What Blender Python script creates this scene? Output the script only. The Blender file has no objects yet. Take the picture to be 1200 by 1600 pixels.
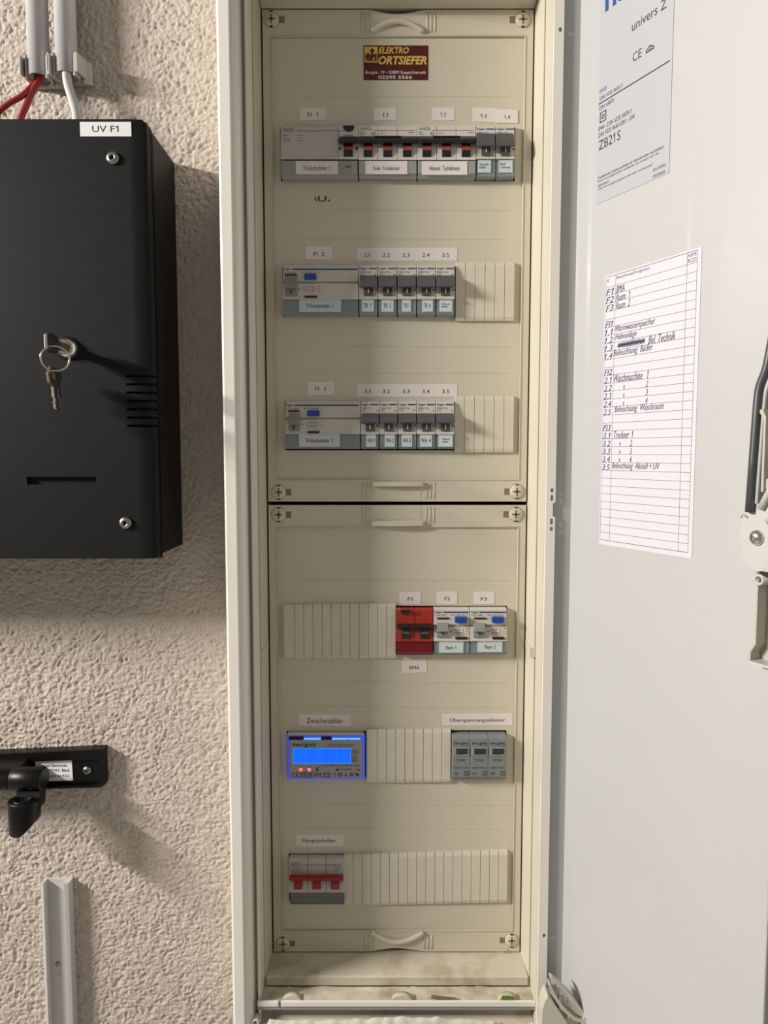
import bpy, bmesh, math, random
from mathutils import Vector, Matrix, noise
random.seed(7)
S = bpy.context.scene
COL = S.collection

# ------------------------------------------------------------------ camera
F_PX = 1150.0
PITCH = math.radians(4.5)
CAM = Vector((0.0, -0.705, 1.45))
cam_data = bpy.data.cameras.new('camera')
cam_data.sensor_fit = 'VERTICAL'
cam_data.sensor_height = 36.0
cam_data.lens = F_PX / 1600.0 * 36.0
cam_data.clip_start = 0.01
cam = bpy.data.objects.new('camera', cam_data)
cam.location = CAM
cam.rotation_euler = (math.pi / 2 - PITCH, 0, 0)
COL.objects.link(cam)
S.camera = cam

# ------------------------------------------------------------------ world, lamps, exposure
world = bpy.data.worlds.new('room_ambient')
S.world = world
world.use_nodes = True
bg = world.node_tree.nodes['Background']
bg.inputs['Color'].default_value = (1.0, 0.955, 0.89, 1)
bg.inputs['Strength'].default_value = 0.235

def area_lamp(name, loc, target, sx, sy, power, color):
    l = bpy.data.lights.new(name, 'AREA')
    l.shape = 'RECTANGLE'; l.size = sx; l.size_y = sy
    l.energy = power; l.color = color
    o = bpy.data.objects.new(name, l)
    o.location = loc
    d = Vector(target) - Vector(loc)
    # local x axis kept along world Y (the tube runs away from the wall)
    zax = -d.normalized()
    xax = Vector((0, 1, 0)); xax = (xax - xax.dot(zax) * zax).normalized()
    yax = zax.cross(xax)
    m = Matrix((xax, yax, zax)).transposed().to_4x4()
    m.translation = Vector(loc)
    o.matrix_world = m
    COL.objects.link(o)
    return o
# ceiling tube, up left, running away from the wall
area_lamp('ceiling_tube_lamp', (-1.80, -0.76, 2.10), (0.0, -0.76, 1.33), 0.50, 0.045, 61, (1.0, 0.955, 0.90))
S.view_settings.view_transform = 'Standard'
S.view_settings.look = 'None'
S.view_settings.exposure = 0.10
S.view_settings.gamma = 1.0
S.view_settings.use_curve_mapping = False

# ------------------------------------------------------------------ pixel helpers
def ray(px, py):
    x = (px - 600) / F_PX; v = (py - 800) / F_PX
    return Vector((x, math.cos(PITCH) - v * math.sin(PITCH), -math.sin(PITCH) - v * math.cos(PITCH)))
def at(px, py, Y=0.0):
    r = ray(px, py)
    return CAM + r * ((Y - CAM.y) / r.y)
YW = 0.0          # wall plane
YP = 0.0          # cover panel plane
YF = -0.065       # cabinet front

class Plane:
    def __init__(s, o, ux, n):
        s.o = Vector(o); s.ux = Vector(ux).normalized(); s.n = Vector(n).normalized(); s.uz = Vector((0, 0, 1))
    def uv(s, px, py):
        r = ray(px, py)
        t = (s.o - CAM).dot(s.n) / r.dot(s.n)
        p = CAM + r * t - s.o
        return p.dot(s.ux), p.dot(s.uz)
    def pt(s, u, v, lift=0.0):
        return s.o + s.ux * u + s.uz * v + s.n * lift
def lifted(p, l):
    return Plane(p.o + p.n * l, p.ux, p.n)
def front(Y):
    return Plane((0, Y, 0), (1, 0, 0), (0, -1, 0))

# ------------------------------------------------------------------ materials
MATS = {}
def mat(name, col, rough=0.5, metal=0.0, bump=0.0, bscale=200.0, var=0.0, vscale=20.0, coat=0.0, emit=None, estr=0.0, clear=0.0, spec=0.5, dirt=None, stretch=None):
    m = bpy.data.materials.new(name); m.use_nodes = True
    nt = m.node_tree; b = nt.nodes['Principled BSDF']
    b.inputs['Base Color'].default_value = (*col, 1)
    b.inputs['Roughness'].default_value = rough
    b.inputs['Metallic'].default_value = metal
    b.inputs['Specular IOR Level'].default_value = spec
    if coat:
        b.inputs['Coat Weight'].default_value = coat
        b.inputs['Coat Roughness'].default_value = 0.05
    if emit:
        b.inputs['Emission Color'].default_value = (*emit, 1)
        b.inputs['Emission Strength'].default_value = estr
    tc = nt.nodes.new('ShaderNodeTexCoord')
    if var or dirt:
        n = nt.nodes.new('ShaderNodeTexNoise'); n.inputs['Scale'].default_value = vscale; n.inputs['Detail'].default_value = 6
        nt.links.new(tc.outputs['Object'], n.inputs['Vector'])
        r = nt.nodes.new('ShaderNodeValToRGB')
        c0 = dirt if dirt else tuple(c * (1 - var) for c in col)
        r.color_ramp.elements[0].color = (*c0, 1); r.color_ramp.elements[0].position = 0.30 if dirt else 0.3
        r.color_ramp.elements[1].color = (*[min(1, c * (1 + var * .6)) for c in col], 1); r.color_ramp.elements[1].position = 0.46 if dirt else 0.7
        nt.links.new(n.outputs['Fac'], r.inputs['Fac'])
        nt.links.new(r.outputs['Color'], b.inputs['Base Color'])
    if bump:
        n = nt.nodes.new('ShaderNodeTexNoise'); n.inputs['Scale'].default_value = bscale; n.inputs['Detail'].default_value = 4
        nt.links.new(tc.outputs['Object'], n.inputs['Vector'])
        bp = nt.nodes.new('ShaderNodeBump'); bp.inputs['Strength'].default_value = 1.0; bp.inputs['Distance'].default_value = bump
        nt.links.new(n.outputs['Fac'], bp.inputs['Height']); nt.links.new(bp.outputs['Normal'], b.inputs['Normal'])
    if clear:
        out = nt.nodes['Material Output']
        tr = nt.nodes.new('ShaderNodeBsdfTransparent'); tr.inputs['Color'].default_value = (0.93, 0.965, 0.97, 1)
        mx = nt.nodes.new('ShaderNodeMixShader'); mx.inputs['Fac'].default_value = clear
        nt.links.new(b.outputs['BSDF'], mx.inputs[1]); nt.links.new(tr.outputs['BSDF'], mx.inputs[2])
        nt.links.new(mx.outputs['Shader'], out.inputs['Surface'])
    MATS[name] = m
    return m
mat('plaster', (0.565, 0.49, 0.42), 0.95, bump=0.0012, bscale=420, var=0.06, vscale=14)
mat('white_paint', (0.83, 0.79, 0.715), 0.35, coat=0.3, bump=0.00003, bscale=300)
mat('door_paint', (0.49, 0.49, 0.48), 0.42, coat=0.35, bump=0.00005, bscale=220, var=0.015, vscale=8)
mat('liner', (0.59, 0.55, 0.44), 0.5, bump=0.00004, bscale=500)
mat('liner_dirty', (0.57, 0.52, 0.41), 0.8, bump=0.0003, bscale=140, vscale=30, dirt=(0.40, 0.345, 0.24))
mat('panel', (0.60, 0.555, 0.435), 0.42, bump=0.00006, bscale=420, var=0.02, vscale=10)
mat('blank', (0.625, 0.58, 0.465), 0.45, bump=0.00006, bscale=500, var=0.04, vscale=60)
mat('screw_plastic', (0.62, 0.56, 0.44), 0.4)
mat('cross_dark', (0.20, 0.165, 0.10), 0.6)
mat('gap_black', (0.012, 0.01, 0.008), 0.8)
mat('paper', (0.74, 0.68, 0.64), 0.7)
mat('paper_white', (0.80, 0.80, 0.79), 0.7)
mat('print_dim', (0.42, 0.20, 0.17), 0.5)
mat('lcd_rim', (0.0, 0.1, 0.6), 0.25, emit=(0.02, 0.22, 1.0), estr=1.0)
mat('paper_blue', (0.62, 0.61, 0.64), 0.75)
mat('ink', (0.012, 0.012, 0.014), 0.6)
mat('ink_soft', (0.16, 0.14, 0.12), 0.6)
mat('pen', (0.02, 0.018, 0.10), 0.6)
mat('grid_ink', (0.07, 0.07, 0.13), 0.6)
mat('maroon', (0.085, 0.008, 0.006), 0.35)
mat('yellow', (0.70, 0.48, 0.10), 0.4)
mat('print_white', (0.72, 0.68, 0.62), 0.5)
mat('aeg_grey', (0.50, 0.475, 0.44), 0.45)
mat('aeg_light', (0.62, 0.58, 0.53), 0.42)
mat('aeg_lid', (0.31, 0.31, 0.295), 0.3)
mat('dark_lid', (0.125, 0.13, 0.115), 0.3)
mat('red_line', (0.30, 0.015, 0.012), 0.5)
mat('black_plastic', (0.012, 0.012, 0.013), 0.3)
mat('lever_red', (0.33, 0.02, 0.012), 0.4)
mat('hager_cream', (0.58, 0.54, 0.47), 0.42)
mat('hager_step_shadow', (0.40, 0.35, 0.27), 0.6)  # brown tone for the shadow painted into the housing step
mat('toggle_dark', (0.085, 0.085, 0.088), 0.35)
mat('toggle_grey', (0.25, 0.245, 0.23), 0.35)
mat('lid_backing', (0.29, 0.315, 0.31), 0.3)
mat('clear_lid', (0.30, 0.38, 0.40), 0.08, clear=0.85)
mat('blue_line', (0.012, 0.055, 0.20), 0.5)
mat('blue_button', (0.01, 0.06, 0.33), 0.3)
mat('window_red', (0.06, 0.006, 0.004), 0.3)
mat('red_body', (0.36, 0.025, 0.015), 0.35)
mat('red_lid', (0.15, 0.003, 0.004), 0.3)
mat('bar_red', (0.30, 0.006, 0.007), 0.3)
mat('meter_face', (0.36, 0.35, 0.35), 0.45)
mat('meter_glow', (0.12, 0.16, 0.5), 0.2, emit=(0.05, 0.09, 1.0), estr=0.34)
mat('meter_glow_bright', (0.2, 0.5, 1), 0.2, emit=(0.07, 0.35, 1.0), estr=1.1)
mat('lcd', (0.0, 0.1, 0.6), 0.25, emit=(0.0, 0.115, 0.98), estr=0.95)
mat('lcd_digit', (0.0, 0.06, 0.4), 0.4, emit=(0.0, 0.085, 0.74), estr=0.95)
mat('led_red', (0.9, 0.1, 0.1), 0.3, emit=(1.0, 0.13, 0.16), estr=1.2)
mat('led_off', (0.02, 0.02, 0.2), 0.3)
mat('surge_grey', (0.205, 0.21, 0.215), 0.45)
mat('surge_light', (0.26, 0.265, 0.27), 0.45)
mat('green_flag', (0.012, 0.055, 0.012), 0.3)
mat('black_metal', (0.0065, 0.0068, 0.0072), 0.55, spec=0.22, bump=0.00003, bscale=700)
mat('black_side', (0.006, 0.005, 0.004), 0.6, spec=0.3)
mat('chrome', (0.75, 0.72, 0.68), 0.18, metal=1.0)
mat('brass_dull', (0.42, 0.36, 0.28), 0.32, metal=1.0)
mat('steel_dark', (0.35, 0.34, 0.32), 0.35, metal=1.0)
mat('conduit', (0.62, 0.60, 0.60), 0.33)
mat('clip_grey', (0.50, 0.47, 0.445), 0.45)
mat('cable_grey', (0.50, 0.48, 0.44), 0.5)
mat('cable_red', (0.34, 0.025, 0.02), 0.45)
mat('bracket_black', (0.004, 0.0035, 0.0035), 0.38, spec=0.3)
mat('trunking', (0.56, 0.54, 0.53), 0.45)
mat('plate_silver', (0.44, 0.45, 0.47), 0.4)
mat('logo_blue', (0.02, 0.07, 0.27), 0.4)
mat('rod_grey', (0.12, 0.12, 0.125), 0.35, metal=0.6)
mat('cover_plastic', (0.47, 0.44, 0.37), 0.45)
mat('hinge_plastic', (0.56, 0.52, 0.44), 0.4)
mat('guide_plastic', (0.53, 0.515, 0.48), 0.4)
mat('plaster_white', (0.66, 0.62, 0.54), 0.9, bump=0.0008, bscale=150)
mat('leaf_green', (0.10, 0.17, 0.03), 0.6)
mat('wood_chip', (0.20, 0.15, 0.09), 0.8)

# ------------------------------------------------------------------ mesh builder
class MB:
    def __init__(s):
        s.v = []; s.f = []; s.m = []; s.mats = []; s.sm = []; s.drape = None
    def mi(s, name):
        if name not in s.mats: s.mats.append(name)
        return s.mats.index(name)
    def add(s, verts, faces, m, smooth=False):
        k = len(s.v); s.v += [Vector(p) for p in verts]; i = s.mi(m)
        for f in faces:
            s.f.append([a + k for a in f]); s.m.append(i); s.sm.append(smooth)
        return s
    def box(s, x0, x1, y0, y1, z0, z1, m):
        v = [(x, y, z) for x in (x0, x1) for y in (y0, y1) for z in (z0, z1)]
        return s.add(v, [(0, 1, 3, 2), (4, 6, 7, 5), (0, 4, 5, 1), (2, 3, 7, 6), (0, 2, 6, 4), (1, 5, 7, 3)], m)
    def pbox(s, px0, py0, px1, py1, yf, yb, m):
        """box whose front face (at depth yf) covers this pixel rectangle"""
        a = at((px0 + px1) / 2, py0, yf); b = at((px0 + px1) / 2, py1, yf)
        pm = (py0 + py1) / 2
        return s.box(at(px0, pm, yf).x, at(px1, pm, yf).x, yf, yb, b.z, a.z, m)
    def prism(s, pts, d, m, smooth=False):
        """closed polygon of 3-D points swept by vector d"""
        n = len(pts); d = Vector(d); pts = [Vector(p) for p in pts]
        v = pts + [p + d for p in pts]
        s.add(v, [list(range(n)), list(range(2 * n - 1, n - 1, -1))], m)
        k = len(s.v) - 2 * n; i = s.mi(m)
        for j in range(n):
            q = (j + 1) % n
            s.f.append([k + j, k + j + n, k + q + n, k + q]); s.m.append(i); s.sm.append(smooth)
        return s
    def prof(s, px0, px1, pts, m, back=0.004, yref=None):
        """side profile [(py, height above panel)] swept across x between two pixel columns"""
        pm = sum(p[0] for p in pts) / len(pts)
        h = max(p[1] for p in pts) if yref is None else yref
        x0 = at(px0, pm, YP - h).x; x1 = at(px1, pm, YP - h).x
        P = []
        for py, d in pts:
            z = at((px0 + px1) / 2, py, YP - d).z
            P.append((x0, YP - d, z))
        P = [(x0, YP + back, P[0][2])] + P + [(x0, YP + back, P[-1][2])]
        return s.prism(P, (x1 - x0, 0, 0), m)
    def cyl(s, c, axis, r, h, m, n=24, r2=None, smooth=True):
        c = Vector(c); a = Vector(axis).normalized(); r2 = r if r2 is None else r2
        t = Vector((0, 0, 1)) if abs(a.z) < .9 else Vector((1, 0, 0))
        e1 = a.cross(t).normalized(); e2 = a.cross(e1)
        v = []
        for k, (rr, hh) in enumerate(((r, 0), (r2, h))):
            for j in range(n):
                an = 2 * math.pi * j / n
                v.append(c + a * hh + (e1 * math.cos(an) + e2 * math.sin(an)) * rr)
        s.add(v, [list(range(n - 1, -1, -1)), list(range(n, 2 * n))], m)
        k = len(s.v) - 2 * n; i = s.mi(m)
        for j in range(n):
            q = (j + 1) % n
            s.f.append([k + j, k + q, k + q + n, k + j + n]); s.m.append(i); s.sm.append(smooth)
        return s
    def lathe(s, c, axis, prof, m, n=28, caps=True):
        """prof: [(radius, height along axis)]"""
        c = Vector(c); a = Vector(axis).normalized()
        t = Vector((0, 0, 1)) if abs(a.z) < .9 else Vector((1, 0, 0))
        e1 = a.cross(t).normalized(); e2 = a.cross(e1); v = []; f = []
        for rr, hh in prof:
            for j in range(n):
                an = 2 * math.pi * j / n
                v.append(c + a * hh + (e1 * math.cos(an) + e2 * math.sin(an)) * rr)
        L = len(prof)
        for k in range(L - 1):
            for j in range(n):
                q = (j + 1) % n
                f.append([k * n + j, k * n + q, (k + 1) * n + q, (k + 1) * n + j])
        s.add(v, f, m, True)
        if caps:
            b = len(s.v) - L * n; i = s.mi(m)
            s.f.append([b + j for j in range(n - 1, -1, -1)]); s.m.append(i); s.sm.append(False)
            s.f.append([b + (L - 1) * n + j for j in range(n)]); s.m.append(i); s.sm.append(False)
        return s
    def tube(s, path, r, m, n=12, closed=False, hollow=0.0):
        path = [Vector(p) for p in path]; N = len(path); v = []; f = []
        prev = None
        for i, p in enumerate(path):
            if closed: d = (path[(i + 1) % N] - path[i - 1]).normalized()
            else: d = (path[min(i + 1, N - 1)] - path[max(i - 1, 0)]).normalized()
            if prev is None:
                t = Vector((0, 1, 0)) if abs(d.y) < .9 else Vector((1, 0, 0))
                e1 = d.cross(t).normalized()
            else:
                e1 = (prev - prev.dot(d) * d).normalized()
            prev = e1; e2 = d.cross(e1)
            for j in range(n):
                an = 2 * math.pi * j / n
                v.append(p + (e1 * math.cos(an) + e2 * math.sin(an)) * r)
        for i in range(N if closed else N - 1):
            for j in range(n):
                q = (j + 1) % n; i2 = (i + 1) % N
                f.append([i * n + j, i * n + q, i2 * n + q, i2 * n + j])
        s.add(v, f, m, True)
        if not closed:
            b = len(s.v) - N * n; i = s.mi(m)
            s.f.append([b + j for j in range(n - 1, -1, -1)]); s.m.append(i); s.sm.append(False)
            s.f.append([b + (N - 1) * n + j for j in range(n)]); s.m.append(i); s.sm.append(False)
        return s
    def plate(s, loops, plane, d0, d1, m):
        """filled shape with holes; loops in plane (u, v); from lift d0 to lift d1"""
        cu = bpy.data.curves.new('tmp', 'CURVE'); cu.dimensions = '2D'; cu.fill_mode = 'BOTH'
        cu.extrude = abs(d1 - d0) / 2
        for lp in loops:
            sp = cu.splines.new('POLY'); sp.points.add(len(lp) - 1); sp.use_cyclic_u = True
            for i, (u, v) in enumerate(lp): sp.points[i].co = (u, v, 0, 1)
        ob = bpy.data.objects.new('tmp', cu)
        me = bpy.data.meshes.new_from_object(ob)
        mid = (d0 + d1) / 2
        V = [plane.pt(p.co.x, p.co.y, mid + p.co.z) for p in me.vertices]
        s.add(V, [list(p.vertices) for p in me.polygons], m)
        bpy.data.objects.remove(ob); bpy.data.curves.remove(cu); bpy.data.meshes.remove(me)
        return s
    def text(s, body, plane, u0, v0, u1, v1, m, lift=0.0001, shear=0.0, bold=0.0, keep=False, rot=0.0):
        """text fitted into the rectangle u0..u1 / v0..v1 of the plane"""
        cu = bpy.data.curves.new('tmp', 'FONT'); cu.body = body; cu.resolution_u = 2; cu.offset = bold; cu.shear = shear
        ob = bpy.data.objects.new('tmp', cu)
        me = bpy.data.meshes.new_from_object(ob)
        P = [p.co.copy() for p in me.vertices]
        FQ = [list(p.vertices) for p in me.polygons]
        if '1' in body and not body.startswith('0911') and len(body) < 24:
            for i_, ch_ in enumerate(body):
                if ch_ != '1': continue
                cu.body = body[:i_ + 1]
                m2 = bpy.data.meshes.new_from_object(ob)
                xr_ = max(p.co.x for p in m2.vertices); bpy.data.meshes.remove(m2)
                cu.body = '1'; m2 = bpy.data.meshes.new_from_object(ob)
                yt_ = max(p.co.y for p in m2.vertices); xl_ = xr_ - (max(p.co.x for p in m2.vertices) - min(p.co.x for p in m2.vertices)) * (1 if not shear else .35)
                bpy.data.meshes.remove(m2)
                k_ = len(P)
                P += [Vector((xl_ + .02, yt_, 0)), Vector((xl_ - .16, yt_ - .17, 0)), Vector((xl_ - .16, yt_ - .26, 0)), Vector((xl_ + .02, yt_ - .11, 0))]
                FQ.append([k_, k_ + 1, k_ + 2, k_ + 3])
        if P:
            ax = min(p.x for p in P); bx = max(p.x for p in P); ay = min(p.y for p in P); by = max(p.y for p in P)
            sx = (u1 - u0) / max(bx - ax, 1e-6); sy = (v1 - v0) / max(by - ay, 1e-6)
            if keep: sx = sy
            cu_, cv_ = (u0 + u1) / 2, (v0 + v1) / 2
            V = []
            for p in P:
                u = u0 + (p.x - ax) * sx; v = v0 + (p.y - ay) * sy
                if rot:
                    du, dv = u - cu_, v - cv_
                    u = cu_ + du * math.cos(rot) - dv * math.sin(rot); v = cv_ + du * math.sin(rot) + dv * math.cos(rot)
                V.append(plane.pt(u, v, lift))
            s.add(V, FQ, m)
        bpy.data.objects.remove(ob); bpy.data.curves.remove(cu); bpy.data.meshes.remove(me)
        return s
    def ptext(s, body, px0, py0, px1, py1, yf, m, **k):
        pl = front(yf); a = pl.uv(px0, (py0 + py1) / 2); b = pl.uv(px1, (py0 + py1) / 2)
        z1 = pl.uv((px0 + px1) / 2, py0)[1]; z0 = pl.uv((px0 + px1) / 2, py1)[1]
        return s.text(body, pl, a[0], z0, b[0], z1, m, **k)
    def pquad(s, px0, py0, px1, py1, yf, m, lift=0.0001):
        a = at(px0, py0, yf - lift); b = at(px1, py0, yf - lift); c = at(px1, py1, yf - lift); d = at(px0, py1, yf - lift)
        return s.add([a, d, c, b], [(0, 1, 2, 3)], m)
    def build(s, name, parent=None, bevel=0.0, seg=2, label=None, kind=None, fix=True):
        me = bpy.data.meshes.new(name)
        org = parent_world(parent) if parent else Vector((0, 0, 0))
        if s.drape:      # print lies on the moulded surface: follow its side profile
            Q = [(at(620, py, YP - h).z, h) for py, h in s.drape]
            for p in s.v:
                c_ = []
                for (z0, h0), (z1, h1) in zip(Q, Q[1:]):
                    if min(z0, z1) - 1e-6 <= p.z <= max(z0, z1) + 1e-6:
                        c_.append(h0 + (h1 - h0) * ((p.z - z0) / (z1 - z0) if z1 != z0 else 0))
                h = max(c_) if c_ else (Q[0][1] if p.z > Q[0][0] else Q[-1][1])
                p.y = YP - h - .00012
        me.from_pydata([tuple(p - org) for p in s.v], [], s.f)
        for n in s.mats: me.materials.append(MATS[n])
        for p, i, sm in zip(me.polygons, s.m, s.sm):
            p.material_index = i; p.use_smooth = sm
        if fix:
            bm = bmesh.new(); bm.from_mesh(me)
            bmesh.ops.remove_doubles(bm, verts=bm.verts, dist=1e-7)
            bmesh.ops.recalc_face_normals(bm, faces=bm.faces)
            bm.to_mesh(me); bm.free()
        o = bpy.data.objects.new(name, me); COL.objects.link(o)
        if parent: o.parent = parent
        if bevel:
            b = o.modifiers.new('edge', 'BEVEL'); b.width = bevel; b.segments = seg; b.limit_method = 'ANGLE'; b.angle_limit = math.radians(35)
            b.harden_normals = False
        if label: o['label'] = label
        if kind: o['kind'] = kind
        return o
def parent_world(o):
    p = Vector((0, 0, 0))
    while o: p = p + o.location; o = o.parent
    return p
def thing(name, label, cat, loc, group=None):
    o = bpy.data.objects.new(name, None); o.empty_display_size = 0.02
    o.location = loc; COL.objects.link(o)
    o['label'] = label; o['category'] = cat
    if group: o['group'] = group
    return o
def tag(o, label, cat, group=None):
    o['label'] = label; o['category'] = cat
    if group: o['group'] = group
    return o
def circ(u, v, r, n=20, sx=1, sy=1):
    return [(u + r * sx * math.cos(2 * math.pi * i / n), v + r * sy * math.sin(2 * math.pi * i / n)) for i in range(n)]
def rect(u0, v0, u1, v1, r=0.0, n=4):
    if u0 > u1: u0, u1 = u1, u0
    if v0 > v1: v0, v1 = v1, v0
    if not r: return [(u0, v0), (u1, v0), (u1, v1), (u0, v1)]
    P = []
    for cx, cy, a0 in ((u1 - r, v0 + r, -90), (u1 - r, v1 - r, 0), (u0 + r, v1 - r, 90), (u0 + r, v0 + r, 180)):
        for i in range(n + 1):
            a = math.radians(a0 + 90 * i / n); P.append((cx + r * math.cos(a), cy + r * math.sin(a)))
    return P
def smooth_path(pts, n=8):
    P = [Vector(p) for p in pts]; out = []
    for i in range(len(P) - 1):
        p0 = P[max(i - 1, 0)]; p1 = P[i]; p2 = P[i + 1]; p3 = P[min(i + 2, len(P) - 1)]
        for k in range(n):
            t = k / n
            out.append(0.5 * ((2 * p1) + (p2 - p0) * t + (2 * p0 - 5 * p1 + 4 * p2 - p3) * t * t + (3 * p1 - p0 - 3 * p2 + p3) * t ** 3))
    out.append(P[-1]); return out

# ================================================================== THE WALL
CX0, CX1 = -0.1395, 0.1560      # cabinet outer extent in x
CZ0, CZ1 = 0.895, 1.905         # cabinet outer extent in z
def stucco(x, z):
    p = Vector((x * 195, z * 240, 1.3))
    p += 0.9 * noise.noise_vector(Vector((x * 70, z * 70, 5.0)))
    n = noise.noise(p)
    n2 = noise.noise(p * 2.1 + Vector((9, 4, 2)))
    n3 = noise.noise(Vector((x * 45, z * 45, 7)))
    n4 = noise.noise(p * 4.3)
    h = 0.60 * (1 - abs(n) * 2.2) + 0.36 * n2 + 0.22 * n3 + 0.16 * n4
    return h * 0.0019
w = MB()
gx0, gx1, gz0, gz1 = -0.52, CX0 + 0.004, 0.86, 2.02
st = 0.00115
nx = int((gx1 - gx0) / st); nz = int((gz1 - gz0) / st)
V = []
for j in range(nz + 1):
    for i in range(nx + 1):
        x = gx0 + (gx1 - gx0) * i / nx; z = gz0 + (gz1 - gz0) * j / nz
        V.append((x, YW - stucco(x, z), z))
Fc = [(j * (nx + 1) + i, j * (nx + 1) + i + 1, (j + 1) * (nx + 1) + i + 1, (j + 1) * (nx + 1) + i) for j in range(nz) for i in range(nx)]
w.add(V, Fc, 'plaster', True)
def wq(x0, x1, z0, z1):
    w.add([(x0, YW, z0), (x1, YW, z0), (x1, YW, z1), (x0, YW, z1)], [(0, 1, 2, 3)], 'plaster')
wq(-3.0, gx0, 0, 2.6); wq(gx0, CX0, 0, gz0); wq(gx0, CX0, gz1, 2.6)
wq(CX0, CX1, 0, CZ0 + .004); wq(CX0, CX1, CZ1 - .004, 2.6); wq(CX1, 2.2, 0, 2.6)
w.build('wall_back', kind='structure', fix=False)
fl = MB().box(-3.0, 2.2, -3.0, 0.0, -0.05, 0.0, 'aeg_grey').build('floor', kind='structure')

# ================================================================== THE CABINET
cab = thing('distribution_cabinet', 'tall cream-white electrical distribution cabinet with its door open, right of the black box', 'electrical cabinet', (0.008, -0.03, CZ0))
# left outer frame: swept profile (x measured from the outer edge)
xl = at(337.5, 300, YF).x + 0.0032
xl = sum(at(337 + 0.0166 * y, y, YF).x for y in (50, 400, 800, 1200, 1550)) / 5
xr_lip = sum(at(862 - 0.0155 * y, y, YF + .006).x for y in (50, 800, 1550)) / 3
xr_fl = sum(at(882 - 0.0180 * y, y, YF).x for y in (50, 400, 800, 1200, 1550)) / 5
pw = sum(at(a, y, YP).x for a, y in ((410, 17), (421, 783), (427, 1483))) / 3
pe = sum(at(a, y, YP).x for a, y in ((832, 17), (820, 783), (814, 1483))) / 3
print('xl %.4f lipr %.4f flr %.4f panel %.4f %.4f' % (xl, xr_lip, xr_fl, pw, pe))
def sweep_z(mb, prof, z0, z1, m, sm=False):
    mb.prism([(x, y, z0) for x, y in prof], (0, 0, z1 - z0), m, sm)
lipx = sum(at(380.5 + 0.0150 * y, y, YF + .012).x for y in (50, 800, 1550)) / 3
ZT, ZB = CZ1, CZ0
zfloor = at(600, 1487, YP).z; zceil = at(600, 14.5, YP).z
fr = MB()
prof = [(xl, 0.0), (xl, YF + .0022), (xl + .0006, YF + .0008), (xl + .0020, YF), (xl + .0105, YF), (xl + .0112, YF + .0006), (xl + .0118, YF + .0012), (xl + .0135, YF + .0014), (xl + .0150, YF + .0024), (xl + .0175, YF + .0060), (lipx - .002, YF + .021), (lipx, YF + .021), (lipx, 0.0)]
sweep_z(fr, prof, ZB, ZT, 'white_paint', False)
fr.build('frame_profile', cab)
# metal inner box: left, right, top, bottom walls with folded front lips
ib = MB()
ib.box(lipx + .0001, lipx + .0028, YF + .0115, 0.03, ZB + .02, ZT - .001, 'white_paint')
ib.build('inner_side', cab, bevel=0.0004)
ib = MB()
ib.box(xr_lip + .0001, xr_lip + .0018, YF + .004, 0.03, ZB + .02, ZT - .001, 'liner')
ib.build('inner_side', cab)
# right hinge strip: thin folded plate with holes and a notch
def R(px, py, Y=YF): p = at(px, py, Y); return p.x, p.z
hz = lambda py: at(865, py, YF).z
plf = front(YF)
x0s = xr_lip + .0006; x1s = xr_fl
out = [(x0s, ZB - .03), (x1s, ZB - .03), (x1s, hz(809)), (x1s - .0022, hz(806)), (x1s - .0022, hz(787)), (x1s, hz(784)), (x1s, ZT), (x0s, ZT)]
holes = []
for py, k in ((46, 1), (766, 1), (778, 2), (815, 2), (826.5, 1), (1462, 1), (1549, 1), (1565, 1)):
    cxh = x0s + (x1s - x0s) * .62
    if k == 1: holes.append(circ(cxh, hz(py), .0016, 14, .9, 1.25))
    else: holes.append(rect(cxh - .0013, hz(py) - .0026, cxh + .0013, hz(py) + .0026, .001, 3))
hs = MB().plate([out] + holes, plf, -0.0005, 0.0, 'white_paint')
hs.box(x0s, x0s + .0012, YF + .0005, YF + .006, ZB - .03, ZT, 'white_paint')
hs.build('hinge_strip', cab)
# surface behind the strip (mounting flange the strip throws its shadow on)
bf = MB().box(x0s + .0014, x1s + .0165, YF + .0041, YF + .0053, ZB - .03, ZT, 'door_paint')
bf.box(x1s + .0153, x1s + .0165, YF + .0053, -0.001, ZB - .03, ZT, 'door_paint')
bf.build('mounting_flange', cab)
# plastic liner frame round the cover panels
Yl = -0.033
lin = MB()
# left: deeper band slightly proud of the metal
xa = lipx + .0029
lin.prism([(xa, 0.03, zfloor - .012), (pw - .0016, 0.03, zfloor - .012), (pw - .0016, 0.0, zfloor - .012), (xa + .0018, Yl, zfloor - .012), (xa, Yl, zfloor - .012)], (0, 0, zceil - zfloor + .03), 'liner')
lin.build('side_liner', cab, bevel=.0005)
lin = MB()
xb = xr_lip - .0001
lin.prism([(xb, 0.03, zfloor - .012), (pe + .0014, 0.03, zfloor - .012), (pe + .0014, 0.0, zfloor - .012), (xb - .0015, Yl, zfloor - .012), (xb, Yl, zfloor - .012)], (0, 0, zceil - zfloor + .03), 'liner')
lin.build('side_liner', cab, bevel=.0005)
lin = MB()
lin.prism([(pw - .001, 0.03, zceil), (pw - .001, -.0012, zceil + .0002), (pw - .001, -.0035, zceil + .0012), (pw - .001, -.006, zceil + .0015), (pw - .001, Yl, zceil + .003), (pw - .001, Yl, zceil + .012), (pw - .001, 0.03, zceil + .012)], (pe - pw + .002, 0, 0), 'liner')
lin.build('top_liner', cab, bevel=.0004)
m_ = MB().box(xl + .001, x1s, YF + .003, 0.03, zceil + .013, ZT, 'liner').build('cabinet_top', cab)
def zz(py, Y): return at(600, py, Y).z
lin = MB()
fz = zfloor
prof = [(0.03, fz), (0.0, fz), (-.0335, fz - .0002), (-.0350, fz - .0012), (-.0352, zz(1540, -.0352)), (0.03, zz(1540, -.0352))]
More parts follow.
